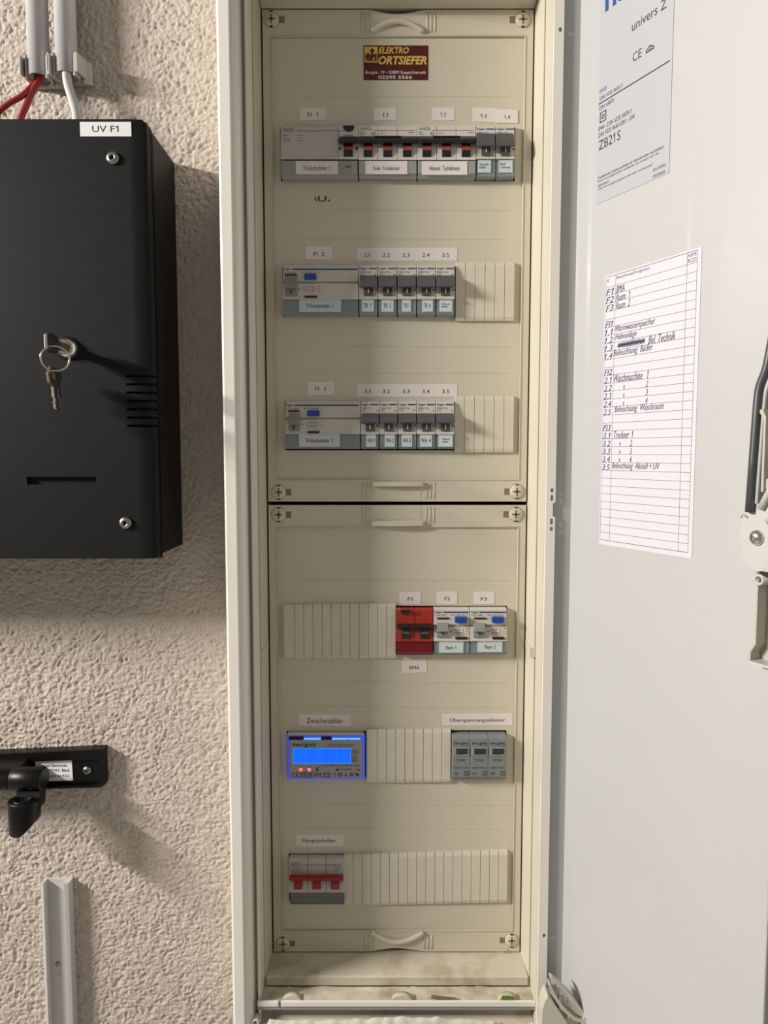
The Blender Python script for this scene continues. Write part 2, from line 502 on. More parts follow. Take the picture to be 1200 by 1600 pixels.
lin.prism([(pw - .0022, y, z) for y, z in prof], (pe - pw + .0045, 0, 0), 'liner_dirty')
lin.build('bottom_liner', cab, bevel=.0006)
# crusted floor of the metal box, uneven
zf2 = zz(1545, -.038)
cr = MB(); NX, NY = 90, 12
x0, x1, y0, y1 = lipx + .003, xr_lip, -.057, -.0353
V = []
for j in range(NY + 1):
    for i in range(NX + 1):
        x = x0 + (x1 - x0) * i / NX; y = y0 + (y1 - y0) * j / NY
        V.append((x, y, zf2 + .0016 * noise.noise(Vector((x * 60, y * 90, 0))) + .0008 * noise.noise(Vector((x * 300, y * 300, 4)))))
cr.add(V, [(j * (NX + 1) + i, j * (NX + 1) + i + 1, (j + 1) * (NX + 1) + i + 1, (j + 1) * (NX + 1) + i) for j in range(NY) for i in range(NX)], 'liner_dirty', True)
cr.build('box_floor', cab, fix=False)
# four knock-out bosses on the box floor
for px, r in ((456, 15), (628, 17), (793, 15)):
    c = at(px, 1563, -.054)
    b = MB()
    n = 14
    pts = [(c.x + r / 1.72 / 1000 * math.cos(math.pi * i / n), -.0550, c.z - .0010 + .0062 * math.sin(math.pi * i / n)) for i in range(n + 1)]
    b.prism(pts, (0, .0060, 0), 'liner_dirty', True).build('knockout_boss', cab)
# front lip at the bottom, with a slot
zl1, zl0 = zz(1565.5, -.058), zz(1573, -.058)
xs = at(435, 1568, -.058).x
lp = MB()
lp.box(lipx + .0001, xs, -.0582, -.0555, zl0, zl1, 'white_paint')
lp.box(xs + .0024, xr_lip, -.0582, -.0555, zl0, zl1, 'white_paint')
lp.box(lipx + .0001, xr_lip, -.0570, -.0555, zl0 - .004, zl1 - .0006, 'aeg_lid')
lp.build('bottom_lip', cab, bevel=.0003)
# lower rebate, with plaster left on it
rb = MB()
rb.prism([(xl + .012, -.046, zl0 + .001), (xl + .012, -.0465, zz(1583, -.0465)), (xl + .012, -.064, zz(1600, -.0560)-.006), (xl + .012, -.064, ZB - .05), (xl + .012, -.01, ZB - .05), (xl + .012, -.01, zl0 + .001)], (x0s - xl - .013, 0, 0), 'liner_dirty')
rb.build('bottom_rebate', cab)
ps = MB(); NX, NY = 120, 10
xa_, xb_ = at(410, 1595, -.06).x, at(836, 1595, -.06).x
V = []
for j in range(NY + 1):
    for i in range(NX + 1):
        t = i / NX; x = xa_ + (xb_ - xa_) * t; k = j / NY
        edge = 1592 + 5 * math.sin(t * 9) * .6 + 5 * noise.noise(Vector((x * 90, 3, 1))) + (6 if .85 < t else 0)
        if t < .02: edge += 6
        py = edge + (1640 - edge) * k
        Y = -.0575 - .006 * k - .0014 * min(1, k * 5) - .001 * noise.noise(Vector((x * 140, k * 5, 0))) * (1 if j else 0)
        p = at(600, py, Y); V.append((x, Y, p.z))
ps.add(V, [(j * (NX + 1) + i, j * (NX + 1) + i + 1, (j + 1) * (NX + 1) + i + 1, (j + 1) * (NX + 1) + i) for j in range(NY) for i in range(NX)], 'plaster_white', True)
ps.build('plaster_residue', cab, kind='stuff', fix=False)
sc = MB(); c = at(400, 1594, -.058)
sc.lathe(c, (0, -1, 0), [(.0038, -.004), (.0038, .0035), (.0032, .004), (.0020, .004), (.0018, .001)], 'plaster_white', 20, caps=False)
sc.cyl(c, (0, -1, 0), .0019, .0012, 'cross_dark')
sc.build('screw_boss', cab)
# joint straps of the side liner
for s, (pxa, pxb) in enumerate(((404, 411), (822, 836))):
    zc = at(415, 1008, -.01).z
    b = MB()
    if s == 0:
        X = pw - .0013; pts = [(X, -.0015, at(420, 1000, 0).z + .001), (X, -.0345, at(410, 1016, -.033).z), (X, -.0345, at(410, 1030, -.033).z), (X, -.0015, at(420, 1013, 0).z)]
        b.prism(pts, (-.004, 0, 0), 'liner')
    else:
        X = pe + .0011; pts = [(X, -.0015, at(820, 1000, 0).z + .001), (X, -.0345, at(832, 1014, -.033).z), (X, -.0345, at(832, 1027, -.033).z), (X, -.0015, at(820, 1013, 0).z)]
        b.prism(pts, (.004, 0, 0), 'liner')
        z1_, z0_ = at(838, 1012, -.034).z, at(838, 1027, -.034).z
        b.box(pe - .0015, xr_lip, -.0352, -.0331, z0_, z1_, 'liner')
    b.build('liner_strap', cab, bevel=.0004)
# back wall of the cabinet, seen through the gaps
MB().box(lipx, xr_lip, 0.028, 0.03, ZB + .02, ZT - .002, 'gap_black').build('back_plate', cab)

# ---------------- door
dv = ray(47, 716); ud = Vector((-dv.x, -dv.y, 0)).normalized()
nd = Vector((-abs(ud.y), -ud.x, 0)).normalized()
h0 = at(893, 700, YF + .0045)
DO = Plane((h0.x, h0.y, 0), ud, nd)
door = bpy.data.objects.new('door', None); COL.objects.link(door); door.parent = cab
door.location = Vector((h0.x, h0.y, CZ0)) - Vector(cab.location)
uE = DO.uv(1197, 1500)[0]
z0d, z1d = ZB - .045, ZT + .05
print('door width', uE)
def dbox(mb, u0, u1, v0, v1, l0, l1, m):
    P = [DO.pt(u, v, l) for u in (u0, u1) for l in (l0, l1) for v in (v0, v1)]
    return mb.add(P, [(0, 1, 3, 2), (4, 6, 7, 5), (0, 4, 5, 1), (2, 3, 7, 6), (0, 2, 6, 4), (1, 5, 7, 3)], m)
d = MB(); dbox(d, 0.0, uE, z0d, z1d, -.016, 0.0, 'door_paint')
o = d.build('door_leaf', door, bevel=.0012)
def dtext(mb, body, pxl, pyl, pxr, h, m, lift=.0005, **k):
    u0, v0 = DO.uv(pxl, pyl); v1 = DO.uv(pxl, pyl - h)[1]
    # same distance up the door along the whole word
    u1 = DO.uv(pxr, pyl + (pxr - pxl) * (pyl - 716) / (pxl - 47))[0]
    return mb.text(body, DO, u0, v0, u1, v1, m, lift, **k)
# rating sticker
rs = MB()
uL = DO.uv(936, 160)[0]; uR = DO.uv(1050, 130)[0]; vB = DO.uv(932, 320)[1]; vT = DO.uv(942, 10)[1] + .06
rs.plate([rect(uL, vB, uR, vT, .0015)], DO, .0001, .0004, 'plate_silver')
dtext(rs, 'hager', 946, 31, 1046, 46, 'logo_blue', bold=.02)
dtext(rs, 'univers Z', 988, 50, 1042, 15, 'ink')
dtext(rs, 'CE', 989, 98, 1003, 14, 'ink')
ua, va = DO.uv(1010, 84); ub, vb = DO.uv(1023, 66)
rs.plate([[(ua, va), (ub, va), (ub, va + (vb - va) * .45), ((ua + ub) / 2, vb), (ua, va + (vb - va) * .45)], [(ua + .0008, va + .0008), (ub - .0008, va + .0008), (ub - .0008, va + (vb - va) * .42), ((ua + ub) / 2, vb - .001), (ua + .0008, va + (vb - va) * .42)]], DO, .0005, .0006, 'ink')
dtext(rs, 'GS', 1013, 80, 1020, 5, 'ink')
vln = DO.uv(935, 164)[1]
dbox(rs, uL, uR - .002, vln - .0004, vln + .0004, .0004, .0006, 'ink')
dtext(rs, 'IP31', 938, 147, 948, 6, 'ink')
dtext(rs, 'DIN VDE 0603-1', 938, 158, 973, 6, 'ink')
dtext(rs, 'DIN 43870', 937, 173, 960, 6, 'ink')
ua, va = DO.uv(938, 193); ub, vb = DO.uv(948, 176)
vb = DO.uv(938, 177)[1]
rs.plate([rect(ua, va, ub, vb), rect(ua + .0007, va + .0007, ub - .0007, vb - .0007)], DO, .0005, .0006, 'ink')
q = (ub - ua) * .3; r_ = (vb - va) * .3
rs.plate([rect(ua + q, va + r_, ub - q, vb - r_), rect(ua + q + .0006, va + r_ + .0006, ub - q - .0006, vb - r_ - .0006)], DO, .0005, .0006, 'ink')
dtext(rs, 'IP44 - DIN VDE 0470-1', 936, 206, 987, 7, 'ink')
dtext(rs, 'DIN VDE 0660-500 / -504', 936, 216, 992, 7, 'ink')
dtext(rs, 'ZB21S', 936, 236, 970, 15, 'ink')
dtext(rs, 'Freibleibende Geräteausschnitte mit Abdeckstreifen verschließen!', 935, 281, 1038, 4.5, 'ink')
dtext(rs, 'Fermer les emplacements modulaires non occupés avec des', 935, 287, 1030, 4.5, 'ink')
dtext(rs, 'obturateurs!', 935, 293, 952, 4.5, 'ink')
dtext(rs, 'Close non-occupied equipment slots with covering strips!', 935, 299, 1020, 4.5, 'ink')
dtext(rs, '0911/70702', 1021, 269, 1041, 5, 'ink')
dtext(rs, '5WZ00300', 1021, 279, 1040, 5, 'ink')
rs.build('rating_sticker', door, label='large silver-grey sticker with blue logo and black print near the top of the door', fix=False)
# locking rod, its guide and plastic covers near the free edge
LR = .016
rod = MB()
pr = []
for px, py in ((1252, 40), (1225, 400), (1207, 530), (1198, 575), (1187, 606), (1183, 640), (1177, 720), (1171, 800)):
    u, v = lifted(DO, .008).uv(px, py)
    pr.append(DO.pt(u, v, .008))
path = [pr[0], pr[1], pr[2]] + smooth_path(pr[2:6], 5)[1:] + [pr[6], pr[7]]
rod.tube(path, .0028, 'rod_grey', 16)
rod.build('locking_rod', door)
gd = MB()
uc, vc = lifted(DO, .006).uv(1182.5, 840)
k = .0265
pts = []
for a in range(95, 271, 12):
    pts.append((uc + .0115 * math.cos(math.radians(a)) - .001, vc + .022 * math.sin(math.radians(a))))
pts += [(uc + .006, vc - .0225), (uc + .011, vc - .027), (uc + .030, vc - .027), (uc + .030, vc + .055), (uc + .016, vc + .055), (uc + .008, vc + .024), (uc + .002, vc + .022)]
gd.plate([pts], DO, .0005, .006, 'guide_plastic')
gd.build('rod_guide', door, bevel=.0006)
gu, gv = lifted(DO, .006).uv(1161, 808)
g2 = MB().tube([DO.pt(gu - .0012, gv, .006), DO.pt(gu + .001, gv + .002, .0075), DO.pt(gu + .0035, gv, .006)], .0006, 'clip_grey', 8)
g2.build('guide_hook', door)
u2, v2 = DO.uv(1190, 775)
g3 = MB()
g3.tube([DO.pt(uc + .003, vc + .019, .0075), DO.pt(uc + .010, vc + .031, .0085), DO.pt(uc + .018, vc + .060, .0085)], .0022, 'guide_plastic', 10)
g3.tube([DO.pt(uc + .0085, vc + .011, .0075), DO.pt(uc + .013, vc + .014, .0085), DO.pt(uc + .020, vc + .019, .0085)], .0020, 'guide_plastic', 10)
g3.build('guide_rib', door)
rv = MB(); c = DO.pt(uc + .0002, vc, .006)
rv.lathe(c, nd, [(.0052, 0), (.0050, .0012), (.0040, .0026), (.0022, .0034), (.0004, .0036)], 'chrome', 24)
rv.build('rivet', door, label='shiny steel rivet')
# upper and lower plastic channel covers
for (pa, pb, name) in (((1189, 640), (1189, 768), 'u'), ((1180, 893), (1174, 1036), 'l')):
    DL = lifted(DO, .011); u0, v1 = DL.uv(*pa); _, v0 = DL.uv(*pb)
    b = MB()
    u0 = u0 + .001
    if name == 'u':
        lo = [(u0 + .002, v0), (u0 + .002, v1 - .006), (u0 - .001, v1 - .002), (u0 - .001, v1), (u0 + .02, v1), (u0 + .02, v0 + .004), (u0 + .006, v0 - .001)]
        b.plate([lo], DO, .0, .0018, 'cover_plastic')
        b.plate([[(u0 + .002, v0), (u0 + .002, v1 - .006), (u0 - .001, v1 - .002), (u0 - .001, v1), (u0 + .0012, v1), (u0 + .0035, v1 - .005), (u0 + .0035, v0)]], DO, .0, .012, 'cover_plastic')
        b.cyl(DO.pt(u0 + .005, v0 + .005, .0), nd, .0032, .010, 'cover_plastic')
    else:
        b.plate([[(u0, v1), (u0, v0 + .014), (u0 - .0035, v0 + .008), (u0 - .0035, v0), (u0 + .022, v0), (u0 + .022, v1)]], DO, .0, .0015, 'cover_plastic')
        b.plate([[(u0, v1), (u0, v0 + .014), (u0 - .0035, v0 + .008), (u0 - .0035, v0), (u0 - .0020, v0), (u0 - .0020, v0 + .007), (u0 + .0015, v0 + .013), (u0 + .0015, v1)]], DO, .0, .011, 'cover_plastic')
        b.plate([rect(u0 - .0035, v0, u0 + .022, v0 + .0018)], DO, .0, .013, 'guide_plastic')
        b.plate([rect(u0, v1 - .002, u0 + .022, v1)], DO, .0, .011, 'gap_black')
        b.lathe(DO.pt(u0 + .0025, v1 - .0048, .0), nd, [(.0036, 0), (.0036, .0125), (.0022, .0125), (.0022, .008)], 'guide_plastic', 20, caps=False)
        b.cyl(DO.pt(u0 + .0025, v1 - .0048, .0), nd, .0023, .009, 'cross_dark')
    b.build('rod_cover', door)
# handwritten circuit list: a sheet of its own stuck to the door
sheet = thing('circuit_list', 'white paper table with handwritten circuit names stuck inside the open door', 'paper sheet', DO.pt(DO.uv(937, 850)[0], DO.uv(937, 850)[1], 0))
cl = MB()
uL = DO.uv(949, 433)[0]; uR = DO.uv(1092, 392)[0]
uL = (DO.uv(949, 433)[0] + DO.uv(937, 842)[0]) / 2; uR = (DO.uv(1092, 392)[0] + DO.uv(1074, 864)[0]) / 2
vT = (DO.uv(949, 433)[1] + DO.uv(1092, 391)[1]) / 2; vB = (DO.uv(937, 842)[1] + DO.uv(1074, 864)[1]) / 2
cl.plate([rect(uL - .0012, vB - .004, uR + .0035, vT + .0015)], DO, .0001, .0003, 'paper_blue')
cl.build('paper', sheet)
gr = MB()
def hl(v, u0=uL, u1=uR, t=.00014): dbox(gr, u0, u1, v - t, v + t, .00031, .00036, 'grid_ink')
def vl(u, t=.00014): dbox(gr, u - t, u + t, vB, vT, .00031, .00036, 'grid_ink')
vH = DO.uv(948.5, 450)[1]
rowh = (vH - vB) / 32
hl(vT, t=.0002); hl(vB, t=.0002); hl(vH)
for k in range(1, 32): hl(vH - rowh * k)
uC1 = DO.uv(961, 500)[0]; uC2 = uR - (uR - uL) * .098
for u in (uL, uC1, uC2, uR): vl(u)
hh = rowh
gr.text('N°', DO, uL + .001, vT - .0042, uL + .0038, vT - .0015, 'grid_ink', .0004)
gr.text('Bezeichnung/Designation', DO, uC1 + .001, vT - .0042, uC1 + .036, vT - .0012, 'grid_ink', .0004)
gr.text('N/PE', DO, uC2 + .0006, vT - .0034, uR - .0006, vT - .0010, 'grid_ink', .0004)
gr.text('RCD', DO, uC2 + .0006, vT - .0072, uR - .0006, vT - .0046, 'grid_ink', .0004)
gr.build('printed_table', sheet, fix=False)
hw = MB()
W = uC2 - uC1
def write(row, no, txt='', a=0.0, b=.4, big=.85):
    vb = vH - rowh * row + .0002
    if no: hw.text(no, DO, uL + .0006, vb, uC1 - .0016, vb + rowh * .75, 'pen', .0005, shear=.25, bold=-.004)
    if txt: hw.text(txt, DO, uC1 + .001 + W * a, vb, uC1 + W * b, vb + rowh * big, 'pen', .0005, shear=.3, bold=-.006)
write(1, 'F1', 'BMA', 0, .14); write(2, 'F2', 'Raum  1', 0, .23); write(3, 'F3', 'Raum  2', 0, .23)
write(5, 'FI1'); write(6, '1.1', 'Warmwasserspeicher', 0, .60, 1.0); write(7, '1.2', 'Hebeanlage', 0, .34, 1.0)
write(8, '1.3', 'Bel. Technik', .50, .88, .95); write(9, '1.4', 'Beleuchtung  Bäder', -.02, .58, 1.05)
write(11, 'FI2'); write(12, '2.1', 'Waschmaschine   1', 0, .53, .95)
for i, c in enumerate('234'): write(13 + i, '2.%s' % c, '"', .15, .18, .5); write(13 + i, '', c, .48, .525, .75)
write(16, '2.5', 'Beleuchtung  Waschraum', .02, .75, 1.05)
write(18, 'FI3'); write(19, '3.1', 'Trockner  1', .02, .33, .9)
for i, c in enumerate('234'): write(20 + i, '3.%s' % c, '"', .11, .14, .5); write(20 + i, '', c, .27, .315, .75)
write(23, '3.5', 'Beleuchtung  Abstell + UV', 0, .72, 1.0)
vb = vH - rowh * 8 + rowh * .5
zig = []
for i in range(46):
    t = i / 45; zig.append(DO.pt(uC1 + .003 + W * (.02 + .40 * t), vb + rowh * (.34 if i % 2 else -.30) * (1 - .4 * abs(t - .5)), .0005))
hw.tube(zig, .00035, 'pen', 5)
hw.build('handwriting', sheet, fix=False)

# bottom hinge
hg = MB()
ph = front(YF - .021)
def fp(px, py): return ph.uv(px, py)
leaf = [(858, 1525), (866, 1530), (888, 1550), (905, 1572), (914, 1584), (910, 1588), (897, 1582), (880, 1566), (864, 1545)]
hl_ = [fp(*p) for p in leaf]
hol = []
for px, py in ((867.5, 1541), (876, 1550), (885, 1559.5)):
    u, v = fp(px, py); hol.append([(u + .0013 * math.cos(a) * 1 - .0011 * math.sin(a) * .3, v + .0031 * math.sin(a)) for a in [2 * math.pi * i / 14 for i in range(14)]])
hg.plate([hl_] + hol, ph, 0, .0015, 'hinge_plastic')
lo = [(855, 1534), (859, 1534), (866, 1548), (880, 1569), (897, 1584), (912, 1590), (911, 1594), (893, 1587), (875, 1571), (861, 1550)]
hg.plate([[fp(*p) for p in lo]], ph, -.004, .005, 'hinge_plastic')
up = [(858, 1525), (862, 1525), (889, 1549), (906, 1571), (916, 1584), (912, 1586), (903, 1573), (886, 1551), (866, 1532)]
hg.plate([[fp(*p) for p in up]], ph, -.004, .003, 'hinge_plastic')
tip = [(909, 1582), (924, 1584), (922, 1588), (912, 1592)]
hg.plate([[fp(*p) for p in tip]], ph, -.002, .006, 'hinge_plastic')
hg.build('hinge_arm', cab, bevel=.0004)
hb = MB()
blk = [(849, 1557), (854, 1549), (861, 1556), (872, 1573), (883, 1589), (885, 1640), (842, 1640), (845, 1570)]
hb.plate([[fp(*p) for p in blk]], ph, -.010, .006, 'hinge_plastic')
blk2 = [(858, 1548), (872, 1560), (884, 1571), (900, 1580), (904, 1590), (904, 1640), (880, 1640), (872, 1573)]
hb.plate([[fp(*p) for p in blk2]], ph, -.004, .0005, 'liner')
u, v = fp(873, 1566); hb.plate([rect(u - .0004, v - .004, u + .0004, v + .008)], ph, .0, .005, 'guide_plastic')
u, v = fp(886.5, 1584); hb.plate([rect(u - .0006, v - .003, u + .0006, v + .003)], ph, .0, .004, 'guide_plastic')
hb.build('hinge_block', cab, bevel=.0006)

# debris on the floor of the cabinet
a = at(793, 1559, -.0556)
lf = MB().prism([(a.x - .0055, -.0556, a.z - .0020), (a.x + .0060, -.0556, a.z - .0020), (a.x + .0055, -.0553, a.z + .0008), (a.x + .001, -.0551, a.z + .0014), (a.x - .0050, -.0553, a.z + .0016)], (0, .0004, 0), 'leaf_green').build('leaf_scrap')
tag(lf, 'small green leaf scrap lying on the dusty cabinet floor near the right', 'leaf')
a = at(690, 1560, -.055)
wc = MB().prism([(a.x - .010, -.0545, a.z - .0010), (a.x + .014, -.0545, a.z - .0010), (a.x - .009, -.0545, a.z + .0016)], (0, .002, 0), 'wood_chip').build('wood_splinter')
tag(wc, 'thin brown splinter lying on the cabinet floor behind the white lip', 'splinter')
a = at(783, 1487.5, -.004)
wb = MB().prism([(a.x - .009, -.006, a.z + .0002), (a.x + .005, -.003, a.z + .0002), (a.x + .008, -.001, a.z + .0018), (a.x + .002, -.004, a.z + .0004)], (0, -.0005, .0006), 'trunking').build('wire_offcut')
tag(wb, 'pale curled scrap lying on the ledge under the lower cover panel', 'scrap')

# ================================================================== COVER PANELS
PT = 0.0016      # height of the raised border over the field
pf = front(YP)
def X(px, py, h=0.0): return at(px, py, YP - h).x
def Z(py, h=0.0): return at(620, py, YP - h).z
OPEN = {}
def panel(name, label, top, bot, openings, field, notch_top, notch_bot, loc_py):
    t = thing(name, label, 'cover panel', ((pw + pe) / 2, 0, Z(bot)))
    zt, zb = Z(top), Z(bot)
    def edge(za, sign, notch):
        if not notch: return [(pw, za), (pe, za)]
        xc0, xc1 = notch; n = 16
        P = [(pw, za)]
        for i in range(n + 1):
            k = i / n; P.append((xc0 + (xc1 - xc0) * k, za + sign * .0036 * (0.5 - 0.5 * math.cos(2 * math.pi * k)) ** .8))
        return P + [(pe, za)]
    outer = edge(zb, 1, notch_bot) + edge(zt, -1, notch_top)[::-1]
    hol = [rect(X(a, (b + d_) / 2, .006) - .0004, Z(b, .006) + .0003, X(c, (b + d_) / 2, .006) + .0004, Z(d_, .006) - .0003) for a, b, c, d_ in openings]
    m = MB().plate([outer] + hol, pf, -.0015, 0.0, 'panel')
    m.build('cover_plate', t)
    # raised border ring with a sloping inner edge
    fx0, fy0, fx1, fy1 = field
    a0, a1 = fx0, fx1; b1, b0 = Z(fy0), Z(fy1)
    ring = MB()
    inner = [(a0, b0), (a1, b0), (a1, b1), (a0, b1)]
    ring.plate([outer, inner[::-1]], pf, 0.0, PT, 'panel')
    # bead round the field
    for (p, q) in zip(inner, inner[1:] + inner[:1]):
        pa = Vector((p[0], YP - PT, p[1])); pb = Vector((q[0], YP - PT, q[1]))
        ring.tube([pa, pb], .0007, 'panel', 8)
    ring.build('raised_border', t, bevel=.0005)
    return t
fxl, fxr = pw + .0082, pe - .0072
up_open = [(438, 195, 806, 279), (441, 414, 711.5, 493), (445, 627, 711.5, 703)]
lo_open = [(619, 949, 793, 1024), (448, 1146, 571, 1219), (705, 1145, 792, 1219), (451, 1339, 537, 1413)]
P1 = panel('upper_cover_panel', 'upper cream cover panel with company sticker and three rows of breakers', 17, 783.5, up_open, (fxl, 58, fxr, 750), (X(573, 17), X(668, 17)), None, 0)
P2 = panel('lower_cover_panel', 'lower cream cover panel with blue lit meter and main switch', 789, 1485, lo_open, (fxl, 823, fxr, 1453), None, (X(574, 1485), X(666, 1485)), 0)

for par, ys in ((P1, (150, 328, 373, 541, 582)), (P2, (906, 1066, 1104, 1257, 1294))):
    for k_, y_ in enumerate(ys):
        b = MB(); b.pbox(470 + 40 * (k_ % 2), y_, 796 - 4 * (k_ % 3), y_ + .9, YP - .00028, YP + .001, 'panel'); b.build('mould_line', par)
def rib_group(par, px, y0, y1, out=1):
    for k in range(3):
        b = MB(); x = X(px + k * 6 * 1.0, (y0 + y1) / 2)
        b.tube([(x, YP - PT, Z(y0)), (x, YP - PT, Z(y1))], .0007, 'panel', 8)
        b.build('grip_rib', par)
for par, xs_, y0, y1 in ((P1, (564.5, 666.5), 21, 52), (P1, (566.5, 665.5), 754, 779), (P2, (566, 664.5), 792, 817), (P2, (569, 661.5), 1459, 1481)):
    for x_ in xs_: rib_group(par, x_ + 1, y0, y1)
def arc_grip(par, px0, px1, ybase, yapex, ytop):
    """curved ledge, bowed up or down"""
    b = MB(); n = 22; P = []; Q = []
    for i in range(n + 1):
        k = i / n; px = px0 + (px1 - px0) * k; s_ = math.sin(math.pi * k)
        P.append(Vector((X(px, ybase), YP - PT - .0002 - .0022 * s_, Z(ybase + (yapex - ybase) * s_))))
    b.tube(P, .0025, 'panel', 12)
    b.build('grip_lip', par)
    # the sunk thumb hollow on the panel side of the ledge
arc_grip(P1, 580, 662, 51, 37, 0)
arc_grip(P2, 580, 662, 1455, 1468, 0)
for par, px0, px1, ya, yb in ((P1, 582, 661, 752, 760), (P2, 581, 661, 814, 822)):
    b = MB()
    n = 14; P = []
    for i in range(n + 1):
        k = i / n; px = px0 + (px1 - px0) * k
        P.append((X(px, ya), YP - PT - .0046 - .0020 * math.sin(math.pi * k)))
    P = [(X(px0, ya), YP)] + P + [(X(px1, ya), YP)]
    yb2 = yb if par is P1 else yb
    b.prism([(x, y, Z(yb, .004)) for x, y in P], (0, 0, Z(ya + (1 if par is P1 else 0), .004) - Z(yb, .004)), 'panel')
    b.build('grip_lip', par, bevel=.0008)
    # hollow behind/above the lip
    b = MB()
    y0, y1 = (762, 780) if par is P1 else (792, 812)
    b.pbox(px0 + 3, y0, px1 - 3, y1, YP - PT - .0003, YP, 'panel')
    b.build('thumb_pad', par, bevel=.00025)

def cover_screw(par, px, py, side):
    r = .0068
    c = Vector((X(px, py), YP - PT, Z(py)))
    b = MB()
    b.lathe(c, (0, -1, 0), [(r + .0004, -.0002), (r + .0004, .0001), (r + .0001, .0001)], 'cross_dark', 32, caps=False)
    b.lathe(c, (0, -1, 0), [(r, -.001), (r, .0007), (r - .0004, .0011), (.0001, .0012)], 'screw_plastic', 32, caps=False)
    o = b.build('cover_screw', par)
    cr = MB(); y = YP - PT - .0012
    for w_, h_ in ((.0036, .00085), (.00085, .0040)):
        cr.box(c.x - w_, c.x + w_, y - .0001, y + .0004, c.z - h_, c.z + h_, 'cross_dark')
    for s_ in (1, -1):
        cr.box(c.x - .0014, c.x + .0014, y - .0002, y + .0006, c.z + s_ * (r - .0003) - .0005, c.z + s_ * (r - .0003) + .0005, 'gap_black')
    cr.build('cross_slot', o)
    # square window beside it
    a0 = c.x + side * (r + .0002); a1 = c.x + side * (r + .0052)
    MB().box(min(a0, a1), max(a0, a1), YP - PT - .00015, YP - PT + .0005, c.z - .0030, c.z + .0030, 'cross_dark').build('latch_window', par)
for px, py, s_ in ((424.5, 32, 1), (816.5, 32.5, -1), (436, 769, 1), (807, 768, -1)): cover_screw(P1, px, py, s_)
for px, py, s_ in ((436, 804, 1), (805.5, 803.5, -1), (442.5, 1472.5, 1), (799, 1467.5, -1)): cover_screw(P2, px, py, s_)

# company sticker
st = MB().pbox(568, 71, 669, 125, YP - .0003, YP, 'maroon')
st.pquad(569.5, 73, 590, 97.5, YP - .0003, 'yellow')
st.ptext('e', 570.5, 83, 580, 94, YP - .0006, 'maroon', bold=.03)
st.pquad(571, 94.3, 588, 95.3, YP - .0006, 'maroon')
pl = front(YP - .0006)
arrow = [pl.uv(*p) for p in ((580, 94), (580, 80), (577, 80), (581.5, 75), (586, 80), (583.5, 80), (583.5, 86), (588.5, 83), (588.5, 95), (585.5, 95), (585.5, 88), (582.5, 91), (582.5, 94))]
st.plate([arrow], pl, 0, .0001, 'maroon')
st.ptext('ELEKTRO', 591.5, 73.5, 639, 84, YP - .0003, 'yellow', shear=.25, bold=.03)
st.ptext("ORTSIEFER", 591, 87.5, 667, 101, YP - .0003, 'yellow', shear=.25, bold=.035)
st.ptext('Burgstr. 19 • 53809 Ruppichteroth', 571, 110.5, 665, 117, YP - .0003, 'print_white', bold=.01)
st.ptext('02295 5566', 591, 118, 644, 123.3, YP - .0003, 'print_white', bold=.02)
st.build('company_sticker', P1, label='dark red sticker with yellow and white lettering', fix=False)

def paper_label(par, rect_, txts, lab, tilt=0.0, nm='paper_label', up=0.0):
    x0, y0, x1, y1 = rect_
    b = MB(); Y = YP - .0003 - up
    q = [at(x0, y0 - tilt, Y), at(x1, y0 + tilt, Y), at(x1, y1 + tilt, Y), at(x0, y1 - tilt, Y)]
    b.prism(q, (0, .00028, 0), 'paper')
    for t in txts:
        b.ptext(t[0], t[1], t[2], t[3], t[4], Y, 'ink', rot=math.radians(-tilt * 1.2))
    b.build(nm, par, label=lab, fix=False)
paper_label(P1, (468, 168, 509, 188), [('FI  1', 481, 176, 497, 182.5)], 'white label reading FI 1', -.4)
paper_label(P1, (584, 168, 619, 188), [('1.1', 598, 176.5, 606, 183)], 'white label reading 1.1')
paper_label(P1, (675, 168, 710, 188), [('1.2', 688, 176, 697, 182)], 'white label reading 1.2')
paper_label(P1, (775.5, 171, 809, 192), [('1.4', 788, 180, 797, 186)], 'white label reading 1.4', .3, up=.0004)
paper_label(P1, (738.5, 168.5, 777, 190.5), [('1.3', 751, 178, 760, 184)], 'white label reading 1.3', .8)
paper_label(P1, (477, 385, 519, 405.5), [('FI  2', 490, 394, 507, 400)], 'white label reading FI 2', .3)
paper_label(P1, (557, 387, 714.5, 407.5), [(t, x, 395.5, x + w_, 401.5) for t, x, w_ in (('2.1', 569.5, 8.5), ('2.2', 598, 11), ('2.3', 629, 11), ('2.4', 660, 11), ('2.5', 691, 11))], 'long white label strip reading 2.1 to 2.5')
paper_label(P1, (480.5, 596.5, 522, 617), [('FI  3', 492.5, 604.5, 509.5, 610.5)], 'white label reading FI 3', -.5)
paper_label(P1, (557.5, 600, 714.5, 620), [(t, x, 608.5, x + w_, 614.5) for t, x, w_ in (('3.1', 569.5, 9.5), ('3.2', 598, 11), ('3.3', 629, 11), ('3.4', 660, 11), ('3.5', 691, 11))], 'long white label strip reading 3.1 to 3.5')
paper_label(P2, (624, 925, 657.5, 944.5), [('F1', 637, 933, 644.5, 939)], 'white label reading F1', -.3)
paper_label(P2, (682, 924.5, 714.5, 944), [('F2', 694.5, 932.5, 703, 938)], 'white label reading F2', -.2)
paper_label(P2, (740, 924.5, 772.5, 944), [('F3', 751.5, 933, 760.5, 938.5)], 'white label reading F3', -.2)
paper_label(P2, (628, 1032.5, 667, 1051), [('BMA', 640, 1040.5, 655.5, 1046)], 'white label reading BMA', -.3)
paper_label(P2, (467, 1116, 548, 1134.5), [('Zwischenzähler', 479, 1122, 536, 1130)], 'white label reading Zwischenzähler', .2)
